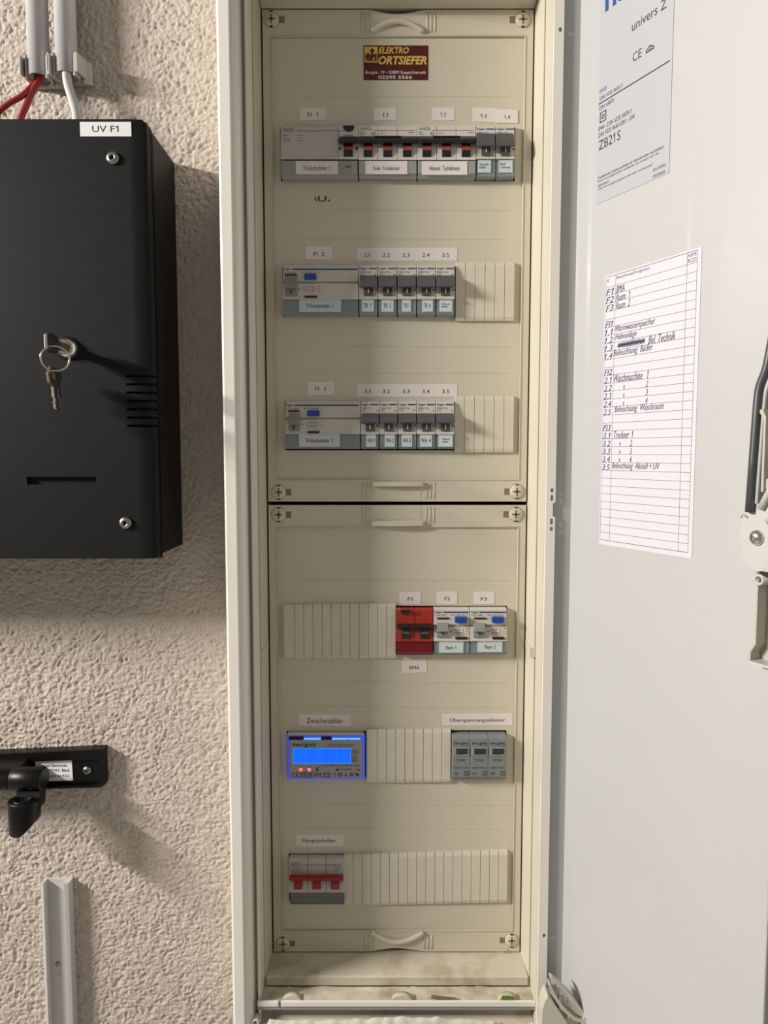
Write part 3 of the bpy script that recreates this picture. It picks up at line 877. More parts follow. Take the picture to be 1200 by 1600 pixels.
paper_label(P2, (691, 1115, 801, 1133.5), [('Überspannungsableiter', 703, 1121, 789.5, 1129.5)], 'long white label reading Überspannungsableiter', -.2)
paper_label(P2, (462, 1304, 536.5, 1322.5), [('Hauptschalter', 472.5, 1310, 525, 1318)], 'white label reading Hauptschalter', .2)
# torn remnant of a label with the feet of its letters
b = MB(); Y = YP - .0003
b.pquad(491, 304, 518, 317.5, YP - .0001, 'panel')
b.ptext('U', 497, 306.5, 510, 315, Y, 'ink', bold=.01)
b.pquad(512.5, 312, 515, 314.5, Y, 'ink')
b.add([at(491, 308, Y - .0002), at(492.5, 307.5, Y - .0002), at(496, 314, Y - .0002), at(494.5, 314.5, Y - .0002)], [(0, 1, 2, 3)], 'ink')
b.build('label_remnant', P1, label='torn label remnant with the feet of black letters', fix=False)

# ================================================================== DEVICES
def ON(b, body, px0, py0, px1, py1, h, m='ink_soft', **k):
    b.ptext(body, px0, py0, px1, py1, YP - h, m, **k)
def base(px0, px1, py1): 
    return Vector((X((px0 + px1) / 2, py1, .006), YP, Z(py1, .006)))
def clear_lid(t, px0, px1, y0, y1, h=.0115, paper=None, txt=None, m='clear_lid'):
    b = MB().prof(px0 + 1, px1 - 1, [(y0, h - .0025), (y1 - 3, h - .0025), (y1, h - .005)], 'lid_backing')
    b.build('label_holder', t, bevel=.0004)
    if paper:
        b = MB(); pa = paper
        b.pbox(pa[0], pa[1], pa[2], pa[3], YP - h + .0014, YP - h + .0017, 'paper_white')
        for tx in txt: b.ptext(tx[0], tx[1], tx[2], tx[3], tx[4], YP - h + .0014, 'ink', bold=.01)
        b.build('name_slip', t, fix=False)
    b = MB().prof(px0 + .7, px1 - .7, [(y0, h - .0004), (y0 + 1.2, h), (y1 - 4.5, h), (y1 - .5, h - .004)], m)
    b.build('clear_lid', t, bevel=.0004)

def mcb(px0, px1, ys, code, slip, txt, label, group):
    """slim breaker: ys = top, print end, toggle end, slot end, lid start, bottom"""
    y0, y1, y2, y3, y4, y5 = ys; w_ = px1 - px0
    t = thing('miniature_breaker', label, 'circuit breaker', base(px0, px1, y5), group)
    g = .45
    b = MB().prof(px0 + g, px1 - g, [(y0, .0045), (y0 + 2.5, .0065), (y1 + 1, .0085), (y2, .0090), (y3, .0100), (y4, .0112), (y4 + 1.2, .0112), (y4 + 1.3, .004), (y5 - 1, .003)], 'hager_cream')
    b.build('body', t, bevel=.0004)
    b = MB(); b.drape = [(y0, .0045), (y0 + 2.5, .0065), (y1 + 1, .0085), (y2, .0090), (y3, .0100), (y4, .0112)]
    ON(b, 'hager', px0 + 1.5, y0 + 3.2, px0 + w_ * .47, y0 + 7.5, .0078, 'logo_blue', bold=.02)
    b.pquad(px0 + w_ * .53, y0 + 4, px1 - 2, y0 + 6.2, YP - .0078, 'blue_line')
    ON(b, 'MBN 116', px0 + 2, y0 + 9, px0 + w_ * .62, y0 + 12.4, .0090, 'ink_soft')
    if y1 - y0 > 14: ON(b, code, px0 + 2, y0 + 13.3, px0 + w_ * .28, y0 + 16, .0095, 'ink_soft'); b.pquad(px1 - 5, y0 + 13.3, px1 - 3, y0 + 15.3, YP - .0095, 'ink_soft')
    b.pquad(px1 - 4.5, y2 + 2, px1 - 1, y2 + 5, YP - .0100, 'ink_soft')
    b.build('lettering', t, fix=False)
    b = MB().prof(px0 + .9, px1 - .9, [(y1, .0085), (y1 + 1, .0125), (y1 + (y2 - y1) * .48, .0165), (y2 - 2, .0185), (y2, .0165), (y2 + .4, .0085)], 'toggle_dark', back=-.007)
    b.build('toggle_bar', t, bevel=.0006)
    b = MB().prof(px0 + w_ * .27, px0 + w_ * .74, [(y2 - 2, .0105), (y3 - 1, .0118), (y3, .0105)], 'toggle_dark', back=-.008)
    b.pquad(px0 + w_ * .48, y2 + 2, px0 + w_ * .535, y2 + 8.5, YP - .0122, 'print_white')
    b.build('toggle_lever', t)
    clear_lid(t, px0, px1, y4 + 1.5, y5, .0112, slip, txt)
    return t
GRP = 'slim single-pole breakers'
Y1 = (196, 208, 229, 243.5, 247.5, 278.5)
mcb(744.3, 775, Y1, '', (746.5, 250, 767, 269.5), [('Technik', 749, 255, 764, 258.5), ('raum', 749, 260, 759, 263.5)], 'slim cream breaker in the top row with slip reading Technik raum', GRP)
mcb(775, 805, Y1, '', (779, 250, 801, 269.5), [('Bad', 782, 254.5, 789, 258), ('Lüftung', 782, 260, 797, 263.5)], 'slim cream breaker at the right end of the top row, slip reading Bad Lüftung', GRP)
Y2 = (414, 430, 449, 462, 466.5, 493.5)
xs2 = (560.5, 590.5, 620.8, 651.2, 681.3, 711)
for i, (s0, s1, tx) in enumerate(((565, 584, 'TR  1'), (596, 615, 'TR  2'), (628, 642, 'TR 3'), (659.5, 676.5, 'TR  4'), (686.5, 706.5, 'W'))):
    a, b_ = xs2[i], xs2[i + 1]
    tt = [(tx, s0 + 3, 474, s1 - 4, 481)] if tx != 'W' else [('Wasch', s0 + 3, 473.5, s0 + 16, 476.5), ('raum', s0 + 3, 478, s0 + 13, 480.5)]
    mcb(a, b_, Y2, 'B16', (s0, 468, s1, 487), tt, ['first of five slim breakers in the %s row, touching the wide device, slip %s','second of five slim breakers in the %s row, slip %s','middle one of five slim breakers in the %s row, slip %s','fourth of five slim breakers in the %s row, slip %s','last of five slim breakers in the %s row, touching the blanking strip, slip %s'][i] % ('second', tx.replace('  ', ' ') if tx != 'W' else 'Wasch raum'), GRP)
Y3 = (627, 645.5, 661.5, 674, 677.5, 701.5)
xs3 = (563.3, 592.7, 622, 651.5, 681.3, 710.6)
for i, (s0, s1, tx) in enumerate(((572, 587.5, 'WA 1'), (601, 617, 'WA 2'), (627.5, 644, 'WA 3'), (656, 675, 'WA  4'), (685, 707, 'A'))):
    a, b_ = xs3[i], xs3[i + 1]
    tt = [(tx, s0 + 2, 685, s1 - 2, 691.5)] if tx != 'A' else [('Abstell', s0 + 6, 684.5, s0 + 17, 687.5), ('raum', s0 + 6, 689, s0 + 15, 691.5)]
    mcb(a, b_, Y3, 'B16', (s0, 678, s1, 698), tt, ['first of five slim breakers in the %s row, touching the wide device, slip %s','second of five slim breakers in the %s row, slip %s','middle one of five slim breakers in the %s row, slip %s','fourth of five slim breakers in the %s row, slip %s','last of five slim breakers in the %s row, touching the blanking strip, slip %s'][i] % ('third', tx.replace('  ', ' ') if tx != 'A' else 'Abstell raum'), GRP)

def hager_rcd(px0, px1, ys, k, slip, txt, label, poles, group):
    """ys: top, blue line, window, toggle top, toggle bottom(=face end), lid start, bottom, step y"""
    y0, yb, yw, yt, ye, yl, y5, ystep = ys
    t = thing('residual_current_device', label, 'residual current breaker', base(px0, px1, y5), group)
    b = MB().prof(px0 + .4, px1 - .4, [(y0, .0045), (y0 + 3, .0065), (ystep, .0085), (ystep + 1.3, .0070), (ystep + 3, .0070), (ystep + 3.4, .0092), (ye, .0104), (yl, .0112), (yl + 1, .0112), (yl + 1.1, .004), (y5 - 1, .003)], 'hager_cream')
    b.build('body', t, bevel=.0004)
    b = MB(); b.drape = [(y0, .0045), (y0 + 3, .0065), (ystep, .0085), (ystep + 1.3, .0070), (ystep + 3, .0070), (ystep + 3.4, .0092), (ye, .0104)]
    b.pquad(px0 + 2.5, ystep + 1.5, px1 - .4, ystep + 3, YP - .0072, 'hager_step_shadow')  # shadow along the step, painted as a brown strip, not print
    ON(b, 'hager', px0 + 1.8, yb - 1, px0 + 14.5, yb + 3.2, .0080, 'logo_blue', bold=.02)
    b.pquad(px0 + 15.5, yb, px1 - 2, yb + 2.3, YP - .0080, 'blue_line')
    if poles == 4:
        ON(b, 'CDA 440D', px0 + 1.8, yb + 4.8, px0 + 22, yb + 8, .0085, 'ink_soft')
        ON(b, '40 A  IΔn 0,03 A', px0 + 30, yb + 4.5, px0 + 58, yb + 8, .0085, 'ink_soft')
    else:
        ON(b, 'CDA 240D', px0 + 1.5, yb + 4, px0 + 20, yb + 6.8, .0085, 'ink_soft')
        ON(b, '40 A  IΔn 0,03 A', px0 + 27, yb + 4, px0 + 54, yb + 6.8, .0085, 'ink_soft')
    # printed wiring diagram
    tx = k['toggle']; cx = k['diag']
    Yd = YP - .0108
    w2 = 18 if poles == 4 else 13
    for i in range(4 if poles == 4 else 2):
        b.pquad(cx + i * 4 + 2, ystep + 4.5, cx + i * 4 + 2.5, ystep + 17, Yd, 'ink_soft')
    b.pquad(cx - 1, ystep + 8, cx + w2, ystep + 8.6, Yd, 'ink_soft'); b.pquad(cx - 1, ystep + 13, cx + w2, ystep + 13.6, Yd, 'ink_soft')
    ON(b, 'A', cx + w2 + 5, ystep + 5, cx + w2 + 8, ystep + 8.5, .0108, 'ink_soft')
    b.pquad(cx + w2 + 3, ystep + 11, cx + w2 + 9.5, ystep + 11.6, Yd, 'ink_soft'); b.pquad(cx + w2 + 3, ystep + 14.4, cx + w2 + 9.5, ystep + 15, Yd, 'ink_soft')
    b.pquad(cx - 1, ystep + 8, cx - .5, ystep + 13.6, Yd, 'ink_soft'); b.pquad(cx + w2, ystep + 8, cx + w2 + .5, ystep + 13.6, Yd, 'ink_soft')
    b.pquad(tx[1] + 2.5, ystep + 10, tx[1] + 5.5, ystep + 12, YP - .0106, 'ink_soft')
    b.build('lettering', t, fix=False)
    MB().pbox(tx[0] + .3, yw, tx[1] + .5, yw + 2.6, YP - .0086, YP - .006, 'window_red').build('state_window', t)
    b = MB().prof(tx[0], tx[1], [(yt, .0085), (yt + .5, .0105), (yt + (ye - yt) * .34, .0145), (yt + (ye - yt) * .36, .0155), (yt + (ye - yt) * .60, .0165), (yt + (ye - yt) * .63, .0120), (ye - 1, .0125), (ye, .0105)], 'toggle_grey', back=-.006)
    b.build('toggle_lever', t, bevel=.0005)
    cxm = (tx[0] + tx[1]) / 2
    MB().pquad(cxm - .9, ye - 9, cxm + .9, ye - 3, YP - .0131, 'ink').build('lever_mark', t)
    bx = k['btn']
    MB().pbox(bx[0], bx[1], bx[2], bx[3], YP - .0122, YP - .006, 'blue_button').build('test_button', t, bevel=.0009, label='blue test button')
    sx = k['slot']
    MB().pbox(sx[0], sx[1], sx[2], sx[3], YP - .0118, YP - .009, 'window_red').build('lower_slot', t)
    clear_lid(t, px0, px1, yl + 1.2, y5, .0112, slip, txt)
    return t
RG = 'residual current devices with blue test buttons'
hager_rcd(441, 560.5, (414, 419, 428, 430.5, 462.5, 467, 493.5, 439.5), dict(toggle=(444.5, 463.5), diag=474, btn=(475, 427, 494, 436), slot=(476, 461.8, 495, 465)), (467.5, 468, 533, 487.5), [('FI-Schutzschalter  2', 479.5, 474.5, 521, 481)], 'wide residual current device in the second row, slip reading FI-Schutzschalter 2', 4, RG)
hager_rcd(445, 563.3, (627, 632, 641, 646, 673.5, 677.5, 701.5, 652), dict(toggle=(450, 467.5), diag=479, btn=(480, 641, 499, 650), slot=(481, 673.5, 499, 677)), (467, 678, 531, 698), [('FI-Schutzschalter  3', 478.5, 685, 520, 691.5)], 'wide residual current device in the third row, slip reading FI-Schutzschalter 3', 4, RG)
hager_rcd(677.5, 734.5, (949.5, 956, 965, 973, 996.5, 1001, 1023.5, 976), dict(toggle=(683, 701), diag=711, btn=(711, 964.5, 730, 974), slot=(711.5, 995.5, 730, 999)), (686, 1001.8, 724, 1020), [('Raum  1', 697, 1009, 712.5, 1014.5)], 'narrow residual current device under label F2, slip reading Raum 1', 2, RG)
hager_rcd(734.5, 793, (949.5, 956, 965, 973, 996.5, 1001, 1023.5, 976), dict(toggle=(740.5, 759), diag=769, btn=(769, 964.5, 788, 974), slot=(769.5, 995.5, 788, 999)), (746, 1001, 785, 1019), [('Raum  2', 757.5, 1007.5, 774, 1013.5)], 'narrow residual current device under label F3, slip reading Raum 2', 2, RG)

def aeg_lid(t, px0, px1, y0, y1, slip=None, txt=None, m='aeg_lid'):
    b = MB().prof(px0 + 1, px1 - 1, [(y0, .0105), (y0 + (y1 - y0) * .72, .0105), (y0 + (y1 - y0) * .8, .0088), (y1, .0070)], m)
    b.build('hinged_lid', t, bevel=.0004)
    if slip:
        b = MB().pbox(*slip, YP - .0109, YP - .0104, 'paper')
        for tx in txt: b.ptext(tx[0], tx[1], tx[2], tx[3], tx[4], YP - .0109, 'ink', bold=-.002)
        b.build('name_slip', t, fix=False)
def aeg_breaker(px0, px1, y, n, label, name, barcol, levcol, bodym, lidm, slip=None, txt=None, cat='circuit breaker', lev_txt=True, half=None, logo='AEG', group=None, body_lo=None):
    """y: top, bar top, bar bottom, lever end, lid start, bottom"""
    y0, yb0, yb1, yl, yd, y5 = y; w_ = (px1 - px0) / n
    t = thing(name, label, cat, base(px0, px1, y5), group)
    for i in range(n):
        a, c = px0 + w_ * i, px0 + w_ * (i + 1)
        b = MB().prof(a + .25, c - .25, [(y0, .0042), (y0 + 2.5, .0070), (yb0 + 2, .0085), (yb1, .0085), (yb1 + 6, .0098), (yl, .0106), (yd - .8, .0112), (yd - .3, .0104), (yd, .003), (y5 - 1, .003)], bodym)
        b.build('pole_housing', t, bevel=.0004)
        lx0, lx1 = a + w_ * .27, a + w_ * .72
        if n == 2: lx0, lx1 = (px0 + 8.5, px0 + 21.5) if i == 0 else (px0 + 37.5, px0 + 50.5)
        b = MB().prof(lx0, lx1, [(yb1 - 2, .0110), (yb1 + (yl - yb1) * .55, .0126), (yl, .0112)], levcol, back=-.008)
        if levcol == 'black_plastic' and n == 3:
            b.pbox(lx0, yb1 + 3.5, lx1, yb1 + 9.5, YP - .0128, YP - .0118, 'lever_red')
        b.build('lever', t, bevel=.0003)
        MB().ptext('I-ON', lx0 + 1.5, yb1 + (yl - yb1) * .32, lx1 - 1.5, yb1 + (yl - yb1) * .52, YP - .0131, 'print_dim' if n == 3 else 'aeg_lid').build('lettering', t, fix=False)
    b = MB().prof(px0 + .6, px1 - .6 - (1.5 if barcol == 'bar_red' else 0), [(yb0, .0085), (yb0 + .6, .0125), (yb0 + (yb1 - yb0) * .4, .0165), (yb0 + (yb1 - yb0) * .75, .0170), (yb1 - .5, .0145), (yb1, .0090)], barcol, back=-.007)
    if barcol == 'black_plastic' and n == 3:
        b.pbox(px0 + w_ * .8, yb0 - 1, px0 + w_ * 2.2, yb0 + 1.5, YP - .0145, YP - .009, barcol)
    b.build('coupling_bar', t, bevel=.0007)
    return t
AG = 'three-pole breakers with black coupling bars'
def aeg3(px0, slip, txt, label):
    px1 = px0 + 92.2
    t = aeg_breaker(px0, px1, (195.5, 212.5, 224.5, 245, 250.5, 279), 3, label, 'three_pole_breaker', 'black_plastic', 'black_plastic', 'aeg_light', 'aeg_lid', group=AG)
    b = MB(); h = .0082; b.drape = [(195.5, .0042), (198, .0070), (214.5, .0085), (224.5, .0085)]
    ON(b, 'AEG', px0 + 2.5, 196.5, px0 + 20, 203, h, 'ink_soft', bold=.01)
    b.pquad(px0 + 23, 202.7, px1 - 4, 203.5, YP - h, 'red_line')
    ON(b, 'B16', px0 + 2.5, 204.5, px0 + 8, 207, .0088, 'ink_soft'); ON(b, '380V~', px0 + 2.5, 208, px0 + 13, 210.3, .0090, 'ink_soft')
    ON(b, 'EP63', px1 - 13.5, 205, px1 - 3.5, 207.6, .0088, 'ink_soft', shear=.3)
    ON(b, '/ / /', px0 + 33, 205, px0 + 41, 209.5, .0090, 'ink_soft')
    b.plate([circ(*front(YP - .009).uv(px0 + 23.5, 208), .0018, 12), circ(*front(YP - .009).uv(px0 + 23.5, 208), .0012, 12)], front(YP - .009), 0, .0001, 'ink_soft')
    b.build('lettering', t, fix=False)
    aeg_lid(t, px0, px1, 251, 279, slip, txt)
aeg3(559.8, (571, 251.5, 636.5, 272), [('Boiler  Technikraum', 583.5, 259.5, 624, 266)], 'three-pole breaker with black bar under label 1.1, slip reading Boiler Technikraum')
aeg3(652.0, (659, 252, 730, 273), [('Hebeanl.  Technikraum', 671, 259, 718, 266.5)], 'three-pole breaker with black bar under label 1.2, slip reading Hebeanl. Technikraum')
# wide AEG residual current device, top row
t = thing('wide_residual_current_device', 'wide grey residual current device at the left end of the top row', 'residual current breaker', base(438.5, 559.5, 280))
px0, px1 = 438.5, 559.5
MB().prof(px0, 528.5, [(195.5, .0042), (198, .0072), (215, .0090), (244, .0106), (244.8, .0112), (249, .0112), (249.8, .003), (279, .003)], 'aeg_grey').build('housing', t, bevel=.0005)
MB().prof(528.8, px1, [(195.5, .0042), (198, .0072), (212, .0085), (224, .0085), (230, .0098), (244, .0106), (244.8, .0112), (249, .0112), (249.8, .003), (279, .003)], 'aeg_light').build('housing', t, bevel=.0005)
MB().prof(529.3, 558.3, [(213, .0085), (213.6, .0125), (218, .0165), (222, .0170), (224, .0145), (224.6, .009)], 'black_plastic', back=-.007).build('coupling_bar', t, bevel=.0007)
b = MB().prof(537.3, 551, [(222, .0110), (236, .0126), (245, .0112)], 'black_plastic', back=-.008)
b.pbox(537.3, 228.5, 551, 234, YP - .0128, YP - .0118, 'lever_red'); b.build('lever', t, bevel=.0003)
MB().ptext('I-ON', 539, 230, 549.5, 233, YP - .0131, 'print_dim').build('lettering', t, fix=False)
c = at(544.8, 197, YP - .0075)
n = 16; r = .0052
MB().prism([(c.x + r * math.cos(-math.pi * i / n), c.y - .0012, c.z + r * math.sin(-math.pi * i / n)) for i in range(n + 1)], (0, .004, 0), 'black_plastic').build('test_button', t, label='black half-round test button')
b = MB(); h = .0080; b.drape = [(195.5, .0042), (198, .0072), (215, .0090), (244, .0106)]
ON(b, 'AEG', 442, 199.5, 458.5, 206, h, 'ink_soft', bold=.01); b.pquad(464, 203.8, 535, 204.8, YP - h, 'red_line')
ON(b, '40A  ~', 442, 210, 456, 213, .0088); ON(b, '30mA', 442, 215, 453.5, 218, .0090); b.pquad(442, 220, 454, 220.6, YP - .0094, 'ink_soft')
b.pquad(464.5, 211, 474, 211.6, YP - .009, 'ink_soft'); b.pquad(464.5, 215.5, 474, 216.1, YP - .009, 'ink_soft'); b.pquad(466, 219.8, 474.5, 220.6, YP - .0092, 'ink_soft')
ON(b, 'FP', 526, 209, 531.5, 211.5, .009, shear=.3)
b.pquad(536.5, 210, 551.5, 211.5, YP - .0090, 'aeg_lid')
b.pquad(529.5, 230, 533, 234, YP - .0102, 'green_flag'); b.pquad(555.5, 229.5, 559, 234, YP - .0102, 'ink')
b.build('lettering', t, fix=False)
aeg_lid(t, px0, px1, 251, 280, (462, 251.5, 528, 272), [('FI-Schutzschalter  1', 474.5, 259, 516, 266)])
MB().pquad(540, 259, 548.5, 262, YP - .0106, 'ink_soft').build('lid_mark', t)
# red two-pole breaker
t = aeg_breaker(619.3, 677, (950, 974.5, 982, 998.5, 1003, 1024), 2, 'bright red two-pole breaker with black lever bar, under label F1', 'red_breaker', 'black_plastic', 'black_plastic', 'red_body', 'red_lid')
MB().prof(620.5, 676, [(1003.5, .0105), (1019, .0105), (1021, .0085), (1023.5, .0070)], 'red_lid').build('hinged_lid', t, bevel=.0004)
c = at(633, 953, YP - .0078); r = .0046
MB().prism([(c.x + r * math.cos(-math.pi * i / 16), c.y - .001, c.z + r * math.sin(-math.pi * i / 16)) for i in range(17)], (0, .004, 0), 'black_plastic').build('test_button', t)
b = MB(); b.drape = [(950, .0042), (952.5, .0070), (976.5, .0085), (982, .0085)]; ON(b, 'AEG', 643, 957, 657.5, 962.5, .0084, 'red_lid', bold=.02); b.pquad(619.8, 951, 625, 953.5, YP - .0072, 'print_white')
ON(b, '2', 647, 965, 650, 969, .0090, 'red_lid'); ON(b, '?', 670, 964, 673, 969, .009, 'red_lid') if False else None
b.build('lettering', t, fix=False)
# main switch
t = aeg_breaker(451, 538, (1339, 1366.5, 1377, 1390, 1395, 1413), 3, 'grey main switch with dark red bar and three levers under label Hauptschalter', 'main_switch', 'bar_red', 'bar_red', 'aeg_grey', 'dark_lid', cat='main switch')
MB().prof(453, 537, [(1395.3, .0105), (1400, .0100), (1401, .0092), (1409, .0092), (1413, .0070)], 'dark_lid').build('hinged_lid', t, bevel=.0004)
b = MB(); h = .0082; b.drape = [(1339, .0042), (1341.5, .0070), (1368.5, .0085), (1377, .0085)]
ON(b, 'AEG', 453.5, 1348, 468.5, 1355, h, bold=.01); b.pquad(470, 1351.5, 533, 1352.3, YP - h, 'red_line')
ON(b, 'HS 63/3', 454, 1357, 473, 1360, .0084); ON(b, '380V~', 454, 1361.5, 475, 1364, .0086)
ON(b, 'M7 N', 520, 1353.5, 533, 1356, .0084, shear=.3); ON(b, '///', 523, 1357, 529, 1362, .0086, shear=.2)
b.build('lettering', t, fix=False)
# energy meter
t = thing('energy_meter', 'small grey energy meter with glowing blue display under label Zwischenzähler', 'energy meter', base(448, 571, 1219))
MB().pbox(448.8, 1149, 570, 1218, YP - .0050, YP + .004, 'meter_glow').build('lit_rim', t, bevel=.0012, label='translucent rim glowing blue')
MB().pbox(449.5, 1146.5, 568, 1148.6, YP - .0060, YP + .003, 'hager_cream').build('top_edge', t)
MB().pbox(452.5, 1156.5, 565.5, 1215, YP - .0070, YP - .004, 'meter_face').build('face_plate', t, bevel=.0004)
b = MB()
for a_, c_ in ((475, 501), (519, 543), (544, 563)): b.pbox(a_, 1153.5, c_, 1155.8, YP - .0060, YP - .004, 'meter_glow_bright')
b.pbox(451.5, 1151, 474, 1156, YP - .0058, YP - .004, 'gap_black'); b.pbox(502, 1151, 518, 1156, YP - .0058, YP - .004, 'gap_black')
b.build('terminal_gaps', t)
MB().pbox(458, 1170, 547.5, 1192.5, YP - .0074, YP - .006, 'lcd').build('display', t, bevel=.0006, label='glowing blue liquid crystal display')
b = MB()
b.pbox(457.2, 1169.2, 548.3, 1193.3, YP - .0072, YP - .0068, 'lcd_rim')
b.build('display_rim', t, bevel=.0004)
SEG = {'0': 'abcdef', '3': 'abgcd', 'P': 'abgef'}
b = MB()
def seg7(ch, x, y, w_, h_):
    t_ = 1.1
    R_ = {'a': (x, y, x + w_, y + t_), 'g': (x, y + h_ / 2 - t_ / 2, x + w_, y + h_ / 2 + t_ / 2), 'd': (x, y + h_ - t_, x + w_, y + h_),
          'f': (x, y, x + t_, y + h_ / 2), 'e': (x, y + h_ / 2, x + t_, y + h_), 'b': (x + w_ - t_, y, x + w_, y + h_ / 2), 'c': (x + w_ - t_, y + h_ / 2, x + w_, y + h_)}
    for s_ in SEG[ch]: b.pquad(*R_[s_], YP - .0075, 'lcd_digit')
seg7('P', 484, 1174, 5.5, 12.5)
for ch, x_ in (('0', 505), ('0', 515.5), ('3', 528), ('3', 539)): seg7(ch, x_, 1172.5, 6.5, 15)
b.pquad(524, 1186, 525.5, 1187.5, YP - .0075, 'lcd_digit')
b.build('digits', t, fix=False)
b = MB(); h = .0071
ON(b, 'tecget', 457, 1161, 494, 1168, h, 'ink', bold=.005); b.pquad(485.5, 1168.6, 493.5, 1169.2, YP - .0070, 'ink')
ON(b, '625124200392', 512, 1162.5, 553, 1167, h, 'ink_soft')
for k_, tx in enumerate(('Total', 'Import+', 'L N V I', 'kWh', 'P=kW')): ON(b, tx, 549, 1171.5 + k_ * 4, 549 + (9 if k_ != 1 else 14), 1174.3 + k_ * 4, h, 'ink')
for k_ in range(3): ON(b, 'L%d' % (k_ + 1), 468 + k_ * 13, 1196.5, 472.5 + k_ * 13, 1199.5, h, 'ink')
ON(b, '3x230/400V  0.25-5(80)A  50Hz', 502, 1195, 563, 1198, h, 'ink')
ON(b, '1000imp/kWh', 532, 1201, 550, 1203.5, h, 'ink'); ON(b, '2x6', 557, 1201, 563, 1204, h, 'ink')
ON(b, 'CE', 456, 1207.5, 467, 1214, h, 'ink'); ON(b, 'M24', 471, 1207, 487, 1213.5, h, 'ink'); ON(b, '0122', 491, 1207.5, 516, 1214, h, 'ink')
for r_ in ((469, 1205.8, 489, 1206.3), (469, 1214.4, 489, 1214.9), (469, 1205.8, 469.5, 1214.9), (488.5, 1205.8, 489, 1214.9)): b.pquad(*r_, YP - .0070, 'ink')
ON(b, 'Y', 521, 1208, 525, 1213, h, 'ink')
for r_ in ((529, 1208, 534, 1209), (529, 1212, 534, 1213), (529, 1208, 530, 1213), (533, 1208, 534, 1213)): b.pquad(*r_, YP - .0070, 'ink')
p3 = front(YP - .0071)
b.plate([[p3.uv(538, 1213), p3.uv(543, 1213), p3.uv(540.5, 1208)]], p3, 0, .0001, 'ink_soft')
b.plate([circ(*p3.uv(549, 1210.5), .0016, 12), circ(*p3.uv(549, 1210.5), .0009, 12)], p3, 0, .0001, 'ink')
b.pquad(555, 1208.5, 559, 1211.5, YP - .0070, 'ink'); b.pquad(559, 1209.5, 561, 1213, YP - .0070, 'ink')
b.build('lettering', t, fix=False)
for px_, m_ in ((470, 'led_red'), (483, 'led_red'), (495.5, 'led_off'), (527.5, 'led_off')):
    c = at(px_, 1202.5, YP - .0070)
    MB().lathe(c, (0, -1, 0), [(.0019 if m_ == 'led_red' else .0013, 0), (.0017 if m_ == 'led_red' else .0011, .0006), (.0004, .0010)], m_, 16).build('indicator_light', t)
# surge arresters
for i, (a_, c_, w_) in enumerate(((706.5, 734.5, 'leftmost'), (734.8, 763, 'middle'), (763.3, 791.5, 'rightmost'))):
    t = thing('surge_arrester', '%s of three dark grey surge arresters with green windows' % w_, 'surge arrester', base(a_, c_, 1219), 'surge arresters with green windows')
    MB().prof(a_, c_, [(1146.5, .0042), (1149, .0070), (1154, .0088), (1162, .0095), (1214, .0095), (1218.5, .0060)], 'surge_grey').build('body', t, bevel=.0006)
    h = .0096; b = MB(); b.drape = [(1146.5, .0042), (1149, .0070), (1154, .0088), (1162, .0095), (1214, .0095)]; d_ = a_ - 706.5
    ON(b, 'tecget', a_ + 2, 1159.3, c_ - 2, 1164.5, .0094, 'ink', bold=.005); b.pquad(a_ + 20, 1165.3, a_ + 26, 1165.9, YP - .0094, 'ink')
    ON(b, 'T2/TNC', a_ + 6.5, 1186, c_ - 6.5, 1190, h, 'ink'); ON(b, '50/60Hz 275V 20kA', a_ + 2.5, 1198.5, c_ - 2.5, 1200.8, h, 'ink')
    ON(b, 'CE', a_ + 2.5, 1206.5, a_ + 9.5, 1211, h, 'ink'); ON(b, 'T2', a_ + 20, 1206.5, a_ + 24.5, 1210, h, 'ink')
    for r_ in ((19, 1204.8, 26, 1205.4), (19, 1211, 26, 1211.6), (19, 1204.8, 19.6, 1211.6), (25.4, 1204.8, 26, 1211.6)): b.pquad(a_ + r_[0], r_[1], a_ + r_[2], r_[3], YP - .0095, 'ink')
    b.build('lettering', t, fix=False)
    MB().pbox(a_ + 2, 1168.5, c_ - 1, 1181.5, YP - .0102, YP - .009, 'surge_light').build('window_frame', t, bevel=.0004)
    b = MB().pbox(a_ + 6.2, 1170.5, c_ - 3.5, 1178.5, YP - .0104, YP - .0098, 'green_flag')
    b.pbox(a_ + 6.2, 1170.3, c_ - 3.5, 1171.3, YP - .0106, YP - .0098, 'gap_black'); b.pbox(a_ + 6.2, 1177.3, c_ - 10, 1178.7, YP - .0106, YP - .0098, 'gap_black')
    b.build('green_window', t, label='small green window')

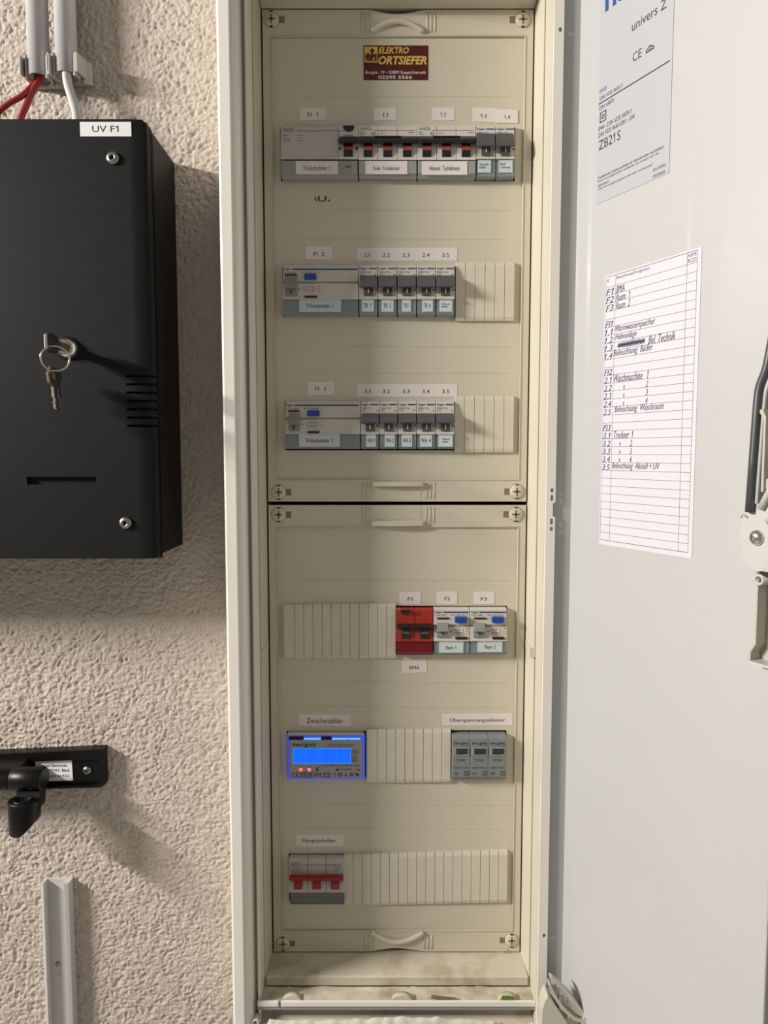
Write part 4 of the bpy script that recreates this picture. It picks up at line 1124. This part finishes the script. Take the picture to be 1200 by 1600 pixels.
# ================================================================== BLANKING STRIPS
def blank_strip(px0, px1, yt0, yb0, n, label, yt1=None, yb1=None, first=1.0, grp='ribbed blanking strips'):
    yt1 = yt0 if yt1 is None else yt1; yb1 = yb0 if yb1 is None else yb1
    H = .0042
    t = thing('blanking_strip', label, 'blanking strip', (at((px0 + px1) / 2, yb0, YP).x, YP, Z(max(yb0, yb1))), grp)
    X0 = at(px0, (yt0 + yb0) / 2, YP - H).x; X1 = at(px1, (yt0 + yb0) / 2, YP - H).x
    tot = n - 1 + first; u = (X1 - X0) / tot; x = X0
    for i in range(n):
        w_ = u * (first if i == 0 else 1.0); k = (x - X0) / (X1 - X0)
        zt = Z(yt0 + (yt1 - yt0) * k, H); zb = Z(yb0 + (yb1 - yb0) * k, H)
        g = .00022
        hh = H + random.uniform(-.00012, .00012)
        prof = [(YP - .0001, zt), (YP - hh + .0012, zt - .0001), (YP - hh, zt - .0035), (YP - hh, zb + .0035), (YP - hh + .0012, zb + .0001), (YP - .0001, zb)]
        b = MB().prism([(x + g, y, z) for y, z in prof], (w_ - 2 * g, 0, 0), 'blank')
        # thin web joining to the next module
        if i < n - 1: b.box(x + w_ - 2 * g, x + w_ + 2 * g, YP - hh + .0010, YP - .0001, zb + .004, zt - .004, 'blank')
        b.build('strip_segment', t, bevel=.00022)
        x += w_
    return t
blank_strip(711.8, 804, 409, 501, 6, 'cream ribbed blanking strip of six segments, right end of the second row')
blank_strip(710.3, 803, 618.5, 707, 6, 'cream ribbed blanking strip of six segments, right end of the third row')
blank_strip(443, 618.7, 945, 1029, 12, 'cream ribbed blanking strip of twelve segments, left of the red breaker', first=1.2, yt1=943)
blank_strip(573, 704.5, 1140.5, 1224, 9, 'cream ribbed blanking strip between the blue meter and the surge arresters', first=1.15, yt1=1140, yb1=1223)
blank_strip(537.5, 793, 1336.3, 1416.5, 18, 'longest cream ribbed blanking strip, right of the main switch', yt1=1330, yb1=1411, first=1.0)

# ================================================================== BLACK WALL BOX
YB = -0.084
XB = at(234, 300, YB + .008).x
XB = (at(234, 300, YB + .008).x + at(257, 860, YB + .008).x) / 2
zt, zb = at(100, 186, YB).z, at(100, 873, YB).z
box = thing('black_wall_box', 'large matt black metal box with lock and vent slots mounted on the textured wall', 'metal box', (-.42, 0, zb))
b = MB().box(-.66, XB - .0022, YB + .010, -.0005, zb + .002, zt - .003, 'black_side')
b.build('body', box, bevel=.0008)
cov = MB()
TH = .0016
def section(xe, xs=-.665):
    """horizontal section of the folded cover from xs to xe (inner start)"""
    flat = XB - .0155
    P = []
    if xe <= flat: P = [(xs, YB), (xe, YB)]
    else:
        P = [(xs, YB), (flat, YB)]
        for i in range(1, 7):
            k = i / 6; x = flat + .0155 * k
            if x > xe: break
            P.append((x, YB + .0032 * k ** 1.6 + (.006 * max(0, k - .8) / .2)))
    Q = [(x, y + TH) for x, y in P[::-1]]
    return P + Q
def cov_seg(z0, z1, xe=9, xs=-.665):
    cov.prism([(x, y, z0) for x, y in section(xe, xs)], (0, 0, z1 - z0), 'black_metal', False)
slots = [(587.5 + k * 13.0) for k in range(7)]
zs = []
xsl = at(197.5, 620, YB).x
for y in slots: zs.append((at(220, y + 1.9, YB).z, at(220, y - 1.9, YB).z))
cz = (at(96, 757, YB).z, at(96, 745, YB).z); cxa, cxb = at(42, 750, YB).x, at(150, 750, YB).x
cuts = sorted(zs); z = zb
# card slot
cov_seg(z, cz[0]); cov_seg(cz[0], cz[1], xe=cxa); cov_seg(cz[0], cz[1], xs=cxb); z = cz[1]
for a_, c_ in cuts:
    cov_seg(z, a_); cov_seg(a_, c_, xe=xsl); z = c_
r = .008
cov_seg(z, zt - r)
for i in range(6):
    a0, a1 = i / 6, (i + 1) / 6
    dx = r * (1 - math.sqrt(max(0, 1 - ((a0 + a1) / 2) ** 2)))
    P = [(x if x < XB - dx else XB - dx, y) for x, y in section(9)]
    cov.prism([(x, y, zt - r + r * a0) for x, y in P], (0, 0, r / 6), 'black_metal')
cov.box(-.665, XB - .006, YB + TH, YB + .009, zt - .0015, zt - .0001, 'black_metal')
cov.box(XB - .0012, XB, YB + .008, YB + .011, zb, zt - r, 'black_metal')
cov.build('front_cover', box, fix=True)
# dark inner tray seen through the slots
MB().box(-.66, XB - .003, YB + .0062, YB + .0100, zb + .003, zt - .006, 'gap_black').build('inner_tray', box)
MB().box(cxa - .001, cxb + .001, YB + .0045, YB + .0058, cz[0] - .001, cz[1] + .001, 'black_side').build('card_slot', box)
for px, py in ((176.5, 247.5), (196.5, 817)):
    c = at(px, py, YB)
    b = MB().lathe(c, (0, -1, 0), [(.0053, 0), (.0053, .0010), (.0046, .0022), (.0030, .0030), (.0019, .0031), (.0019, .0012)], 'steel_dark', 28, caps=False)
    b.cyl(c, (0, -1, 0), .0020, .0014, 'gap_black', 6, smooth=False)
    b.build('dome_screw', box, label='round steel socket screw')
b = MB().pbox(125, 190.5, 205, 213, YB - .0003, YB, 'paper_white')
b.ptext('UV F1', 144, 196.5, 185, 206.5, YB - .0003, 'ink')
b.build('white_label', box, label='white label reading UV F1', fix=False)
lc = at(103, 543.5, YB - .002)
b = MB().lathe((lc.x, YB, lc.z), (0, -1, 0), [(.0098, 0), (.0098, .0010), (.0062, .0058), (.0058, .0060), (.0056, .0048)], 'chrome', 36, caps=False)
b.build('lock_collar', box, label='chrome lock collar')
b = MB().lathe((lc.x, YB, lc.z), (0, -1, 0), [(.0057, .001), (.0057, .0052), (.0050, .0058), (.0040, .0054), (.0001, .0054)], 'brass_dull', 28, caps=False)
b.build('lock_cylinder', box)
# keys
kr = thing('key_ring', 'steel ring with keys hanging from the lock of the black box', 'keys', (lc.x, YB - .02, lc.z - .05))
def key(mb_x, zc, yc0, yc1, hang=False):
    b = MB()
    return b
kx = lc.x - .0003
b = MB()
b.box(kx - .0010, kx + .0010, YB - .0150, YB - .0045, lc.z - .0035, lc.z + .0035, 'brass_dull')
cy = YB - .0150
P = [(kx - .0012, y, lc.z + z) for y, z in ((YB - .0375, .0062), (YB - .0380, .0052), (YB - .0380, -.0052), (YB - .0375, -.0062), (YB - .0290, -.0078), (YB - .0200, -.0070), (cy, -.0036), (cy, .0036), (YB - .0200, .0070), (YB - .0290, .0080))]
b.prism(P, (.0024, 0, 0), 'steel_dark')
b.build('key', kr, bevel=.0003)
rc = at(85.5, 560, YB - .030)
Rr = 19.0 / (F_PX / .585) 
b = MB().tube([(rc.x + Rr * math.cos(a_), rc.y + .004 * math.cos(a_), rc.z + Rr * math.sin(a_)) for a_ in [2 * math.pi * i / 40 for i in range(40)]], .00055, 'chrome', 8, closed=True)
b.tube([(rc.x + Rr * 1.01 * math.cos(a_), rc.y + .0012 + .004 * math.cos(a_), rc.z + Rr * 1.01 * math.sin(a_)) for a_ in [2 * math.pi * i / 40 for i in range(40)]], .00055, 'chrome', 8, closed=True)
b.build('split_ring', kr)
def hang_key(px_t, py_t, px_b, py_b, Y, m, tiltx):
    t0 = at(px_t, py_t, Y); t1 = at(px_b, py_b, Y)
    L = (t0 - t1).length; dn = (t1 - t0).normalized()
    sd = Vector((tiltx, 1, 0)).normalized(); th = sd.cross(dn).normalized() * .0011
    def o2(pts, m_):
        b_.prism([t0 + dn * a_ * L + sd * c_ - th for a_, c_ in pts], th * 2, m_)
    b_ = MB()
    o2([(0, -.004), (.02, .004), (.18, .0085), (.38, .0075), (.46, .0030), (.46, -.0030), (.38, -.0075), (.18, -.0085)], m)
    o2([(.44, .0028), (.97, .0028), (1.0, .001), (.98, -.0005), (.92, -.0022), (.88, -.001), (.83, -.0024), (.76, -.0008), (.70, -.0026), (.60, -.0026), (.44, -.0028)], m)
    b_.build('key', kr, bevel=.0002)
hang_key(82, 573, 87.5, 641, YB - .0285, 'brass_dull', .12)
hang_key(88, 577, 91.5, 622, YB - .022, 'steel_dark', -.1)

# ================================================================== CONDUITS, CLIPS, CABLES
def conduit(px, pxr, pyb, label, grp):
    Yc = -.0165; r = .0093
    c = at(px, pyb, Yc)
    z1 = 2.35
    o = MB()
    n = 32; V = []; 
    o.lathe((c.x, Yc, c.z), (0, 0, 1), [(r - .0014, .03), (r - .0014, 0), (r, 0), (r, z1 - c.z), (r - .0014, z1 - c.z)], 'conduit', n, caps=False)
    return tag(o.build('conduit_pipe', fix=False), label, 'conduit', grp), c
c1, p1 = conduit(61.5, 0, 121.5, 'left of two grey conduit pipes, with red cables coming out of it', 'grey conduit pipes')
c2, p2 = conduit(104.5, 0, 117.5, 'right of two grey conduit pipes, with a grey cable coming out of it', 'grey conduit pipes')
def clip(p, px_l, px_r, label):
    t = thing('pipe_clip', label, 'pipe clip', (p.x, 0, p.z - .004), 'grey pipe clips')
    z0, z1 = p.z - .003, p.z + .0165
    # open C round the pipe, foot against the wall
    b = MB(); n = 18; Yc = -.0165; r0, r1 = .0095, .0115
    P = []; Q = []
    for i in range(n + 1):
        a_ = math.radians(-35 + 250 * i / n)
        P.append((p.x + r1 * math.cos(a_), Yc + r1 * math.sin(a_))); Q.append((p.x + r0 * math.cos(a_), Yc + r0 * math.sin(a_)))
    b.prism([(x, y, z0) for x, y in P + Q[::-1]], (0, 0, z1 - z0), 'clip_grey', False)
    b.build('clip_jaw', t, bevel=.0004)
    b = MB().prism([(p.x - .0145, -.0012, z0), (p.x - .0145, -.006, z0), (p.x - .0115, -.0085, z0), (p.x, -.0065, z0), (p.x + .0115, -.0085, z0), (p.x + .0175, -.004, z0), (p.x + .0175, -.0012, z0)], (0, 0, z1 - z0), 'clip_grey')
    b.build('clip_base', t, bevel=.0005)
    for s_ in (-1, 1):
        x = p.x + s_ * .0122
        b = MB().prism([(x - .0006, -.0085, z0 + .003), (x + .0022 * (1 if s_ > 0 else 0) + .0006, -.0085, z0 + .003), (x + .0006 + .0012 * (s_ > 0), -.0270, z0 + .001), (x - .0008, -.0270, z0 + .001)], (0, 0, .0165), 'clip_grey')
        b.build('clip_wing', t, bevel=.0004)
clip(p1, 43, 95, 'left grey clip at the bottom end of the pipe with red cables')
clip(p2, 85, 135, 'right grey clip at the bottom end of the pipe with the grey cable')
def cable(pts, r, m, label, grp=None):
    P = smooth_path([at(px, py, Y) for px, py, Y in pts], 8)
    return tag(MB().tube(P, r, m, 14).build('cable'), label, 'cable', grp)
cable([(58, 60, -.0155), (58, 118, -.0155), (52, 132, -.018), (34, 150, -.026), (12, 163, -.030), (-8, 182, -.032), (-40, 230, -.032)], .0026, 'cable_red', 'red cable bending left out of the left conduit', 'red cables')
cable([(62, 60, -.017), (61, 120, -.017), (52, 140, -.020), (41, 165, -.026), (31, 190, -.03), (24, 230, -.03)], .0029, 'cable_red', 'red cable running straight down out of the left conduit behind the black box', 'red cables')
cable([(103, 60, -.020), (104, 114, -.0205), (107, 135, -.021), (114, 158, -.023), (120, 184, -.026), (124, 235, -.028)], .0039, 'cable_grey', 'light grey cable coming out of the right conduit')

# ================================================================== TV BRACKET
br = thing('wall_bracket', 'black metal swivel bracket with white sticker screwed to the wall below the black box', 'bracket', (-.36, 0, at(60, 1300, -.05).z))
Yb = -.012
rt, rb_ = at(161, 1170.5, Yb), at(161, 1231, Yb); lt, lb = at(-40, 1179, Yb), at(-40, 1236, Yb)
XL = -.46
k_ = (rt.z - lt.z) / (rt.x - lt.x); k2 = (rb_.z - lb.z) / (rb_.x - lb.x)
def bz(x, f): # f 0 bottom..1 top
    a_ = rb_.z + (x - rb_.x) * k2; c_ = rt.z + (x - rt.x) * k_; return a_ + (c_ - a_) * f
pl = front(Yb)
XR = rt.x
outer = [(XL, bz(XL, 0)), (XR - .003, bz(XR, 0)), (XR, bz(XR, .06)), (XR, bz(XR, 1)), (XL, bz(XL, 1))]
b = MB().plate([outer], pl, -.0115, -.0035, 'bracket_black')
b.plate([outer, [(XL + .004, bz(XL, .08)), (XR - .0035, bz(XR, .08)), (XR - .0035, bz(XR, .74)), (XL + .004, bz(XL, .74))]], pl, -.0035, 0, 'bracket_black')
b.build('wall_plate', br, bevel=.0006)
Ys = Yb + .0035
b = MB().prism([at(54.5, 1190, Ys - .0003), at(112, 1188, Ys - .0003), at(114, 1219.5, Ys - .0003), at(60, 1221, Ys - .0003)], (0, .00025, 0), 'paper_white')
b.ptext('Conrad Electronic', 59, 1193.5, 105, 1198.5, Ys - .0003, 'ink', bold=.01, rot=.02)
b.ptext('Model: TTV13  Black', 59, 1201.5, 109, 1206, Ys - .0003, 'ink', bold=.01, rot=.02)
b.ptext('Max Weight: 23 KGS', 58, 1210.5, 108, 1215.5, Ys - .0003, 'ink', bold=.01, rot=.02)
b.build('bracket_sticker', br, label='small white sticker with black print', fix=False)
c = at(136.5, 1203.5, Ys)
b = MB().lathe(c, (0, -1, 0), [(.0044, 0), (.0040, .0012), (.0026, .0022), (.0003, .0026)], 'steel_dark', 24)
b.build('plate_screw', br)
b = MB()
for a_ in (.4, .4 + math.pi / 2):
    dx, dz = math.cos(a_), math.sin(a_); y = Ys - .0029
    b.prism([(c.x + dx * .0024 - dz * .0004, y, c.z + dz * .0024 + dx * .0004), (c.x + dx * .0024 + dz * .0004, y, c.z + dz * .0024 - dx * .0004), (c.x - dx * .0024 + dz * .0004, y, c.z - dz * .0024 - dx * .0004), (c.x - dx * .0024 - dz * .0004, y, c.z - dz * .0024 + dx * .0004)], (0, .001, 0), 'gap_black')
b.build('screw_slot', br)
Ya = -.032
ca = at(46, 1217, Ya)
b = MB()
xa_, xb_ = at(20, 1217, Ya).x, at(70, 1217, Ya).x
zc = ca.z; r = (at(46, 1200, Ya).z - at(46, 1236, Ya).z) / 2
b.lathe((xa_, Ya, zc), (1, 0, 0), [(r - .001, 0), (r, .001), (r, xb_ - xa_ - .0015), (r - .0015, xb_ - xa_)], 'bracket_black', 32)
b.build('hinge_barrel', br)
b = MB().lathe((-.46, Ya + .001, zc - .001), (1, 0, 0), [(r * .88, 0), (r * .88, xa_ + .46 - .0008)], 'bracket_black', 28)
b.prism([(-.46, -.010, zc + .012), (-.46, Ya, zc + r * .9), (-.46, Ya, zc - r * .6), (-.46, -.010, zc - .006)], (xa_ + .46 + .006, 0, 0), 'bracket_black')
b.build('hinge_mount', br, bevel=.001)
# arm dropping from the barrel, then a swivel knuckle that reaches out
b = MB()
Yk = -.044
q = [at(23, 1222, Ya - .004), at(66, 1222, Ya - .004), at(64, 1262, Yk), at(26, 1262, Yk)]
b.prism(q, (0, .010, 0), 'bracket_black')
b.build('arm_web', br, bevel=.0015)
b = MB()
kc = at(38, 1246, Yk)
rr = (at(62, 1260, Yk).x - at(13, 1260, Yk).x) / 2
n = 28; V = []; 
zt_ = at(38, 1249, Yk).z
low = at(38, 1299, Yk - .0).z
for ring, (rad, zf) in enumerate(((rr * .97, 0), (rr, -.0012))):
    for j in range(n):
        a_ = 2 * math.pi * j / n
        V.append((kc.x + rad * math.cos(a_), Yk + rad * math.sin(a_) * .9, zt_ + zf))
for j in range(n):
    a_ = 2 * math.pi * j / n; ux_ = math.cos(a_)
    lift = max(0, ux_ + .1) ** 1.5 * .0125
    V.append((kc.x + rr * (.97 if ux_ < 0 else .93) * ux_, Yk + rr * math.sin(a_) * .9, low + lift))
Fq = [list(range(n - 1, -1, -1)), [2 * n + j for j in range(n)]]
for k3 in range(2):
    for j in range(n):
        q_ = (j + 1) % n; Fq.append([k3 * n + j, k3 * n + q_, (k3 + 1) * n + q_, (k3 + 1) * n + j])
b.add(V, Fq, 'bracket_black', True)
o = b.build('swivel_knuckle', br, bevel=.0006)
b = MB().lathe((kc.x - .001, Yk - .001, zt_ - .0005), (0, 0, 1), [(.0085, 0), (.0085, .0012), (.0070, .0016), (.0066, .0008), (.0001, .0008)], 'bracket_black', 28, caps=False)
b.build('pivot_cap', br)

# ================================================================== TRUNKING
zt_ = at(84, 1379, -.010).z
xL = (at(62, 1385, -.010).x + at(74.5, 1590, -.010).x) / 2; xR = (at(107, 1385, -.010).x + at(116.5, 1590, -.010).x) / 2
z0_ = .80
b = MB()
prof = [(xL, -.001), (xL, -.0105), (xL + .0026, -.0112), (xL + .0030, -.0105), (xL + .0032, -.0036), (xR - .0048, -.0036), (xR - .0046, -.0112), (xR - .0042, -.0118), (xR - .0006, -.0112), (xR, -.0105), (xR, -.001)]
b.prism([(x, y, z0_) for x, y in prof], (0, 0, zt_ - z0_), 'trunking')
tr = thing('cable_trunking', 'short open grey plastic cable trunking fixed to the wall at the lower left', 'cable trunking', ((xL + xR) / 2, 0, z0_))
b.build('channel', tr)
c = at(91, 1506, -.0036)
b = MB().lathe(c, (0, -1, 0), [(.0028, 0), (.0022, .001), (.0004, .0014)], 'steel_dark', 18); b.build('trunking_screw', tr)
MB().pbox(92, 1517, 96, 1525.5, -.0039, -.0034, 'clip_grey').build('slot_hole', tr)
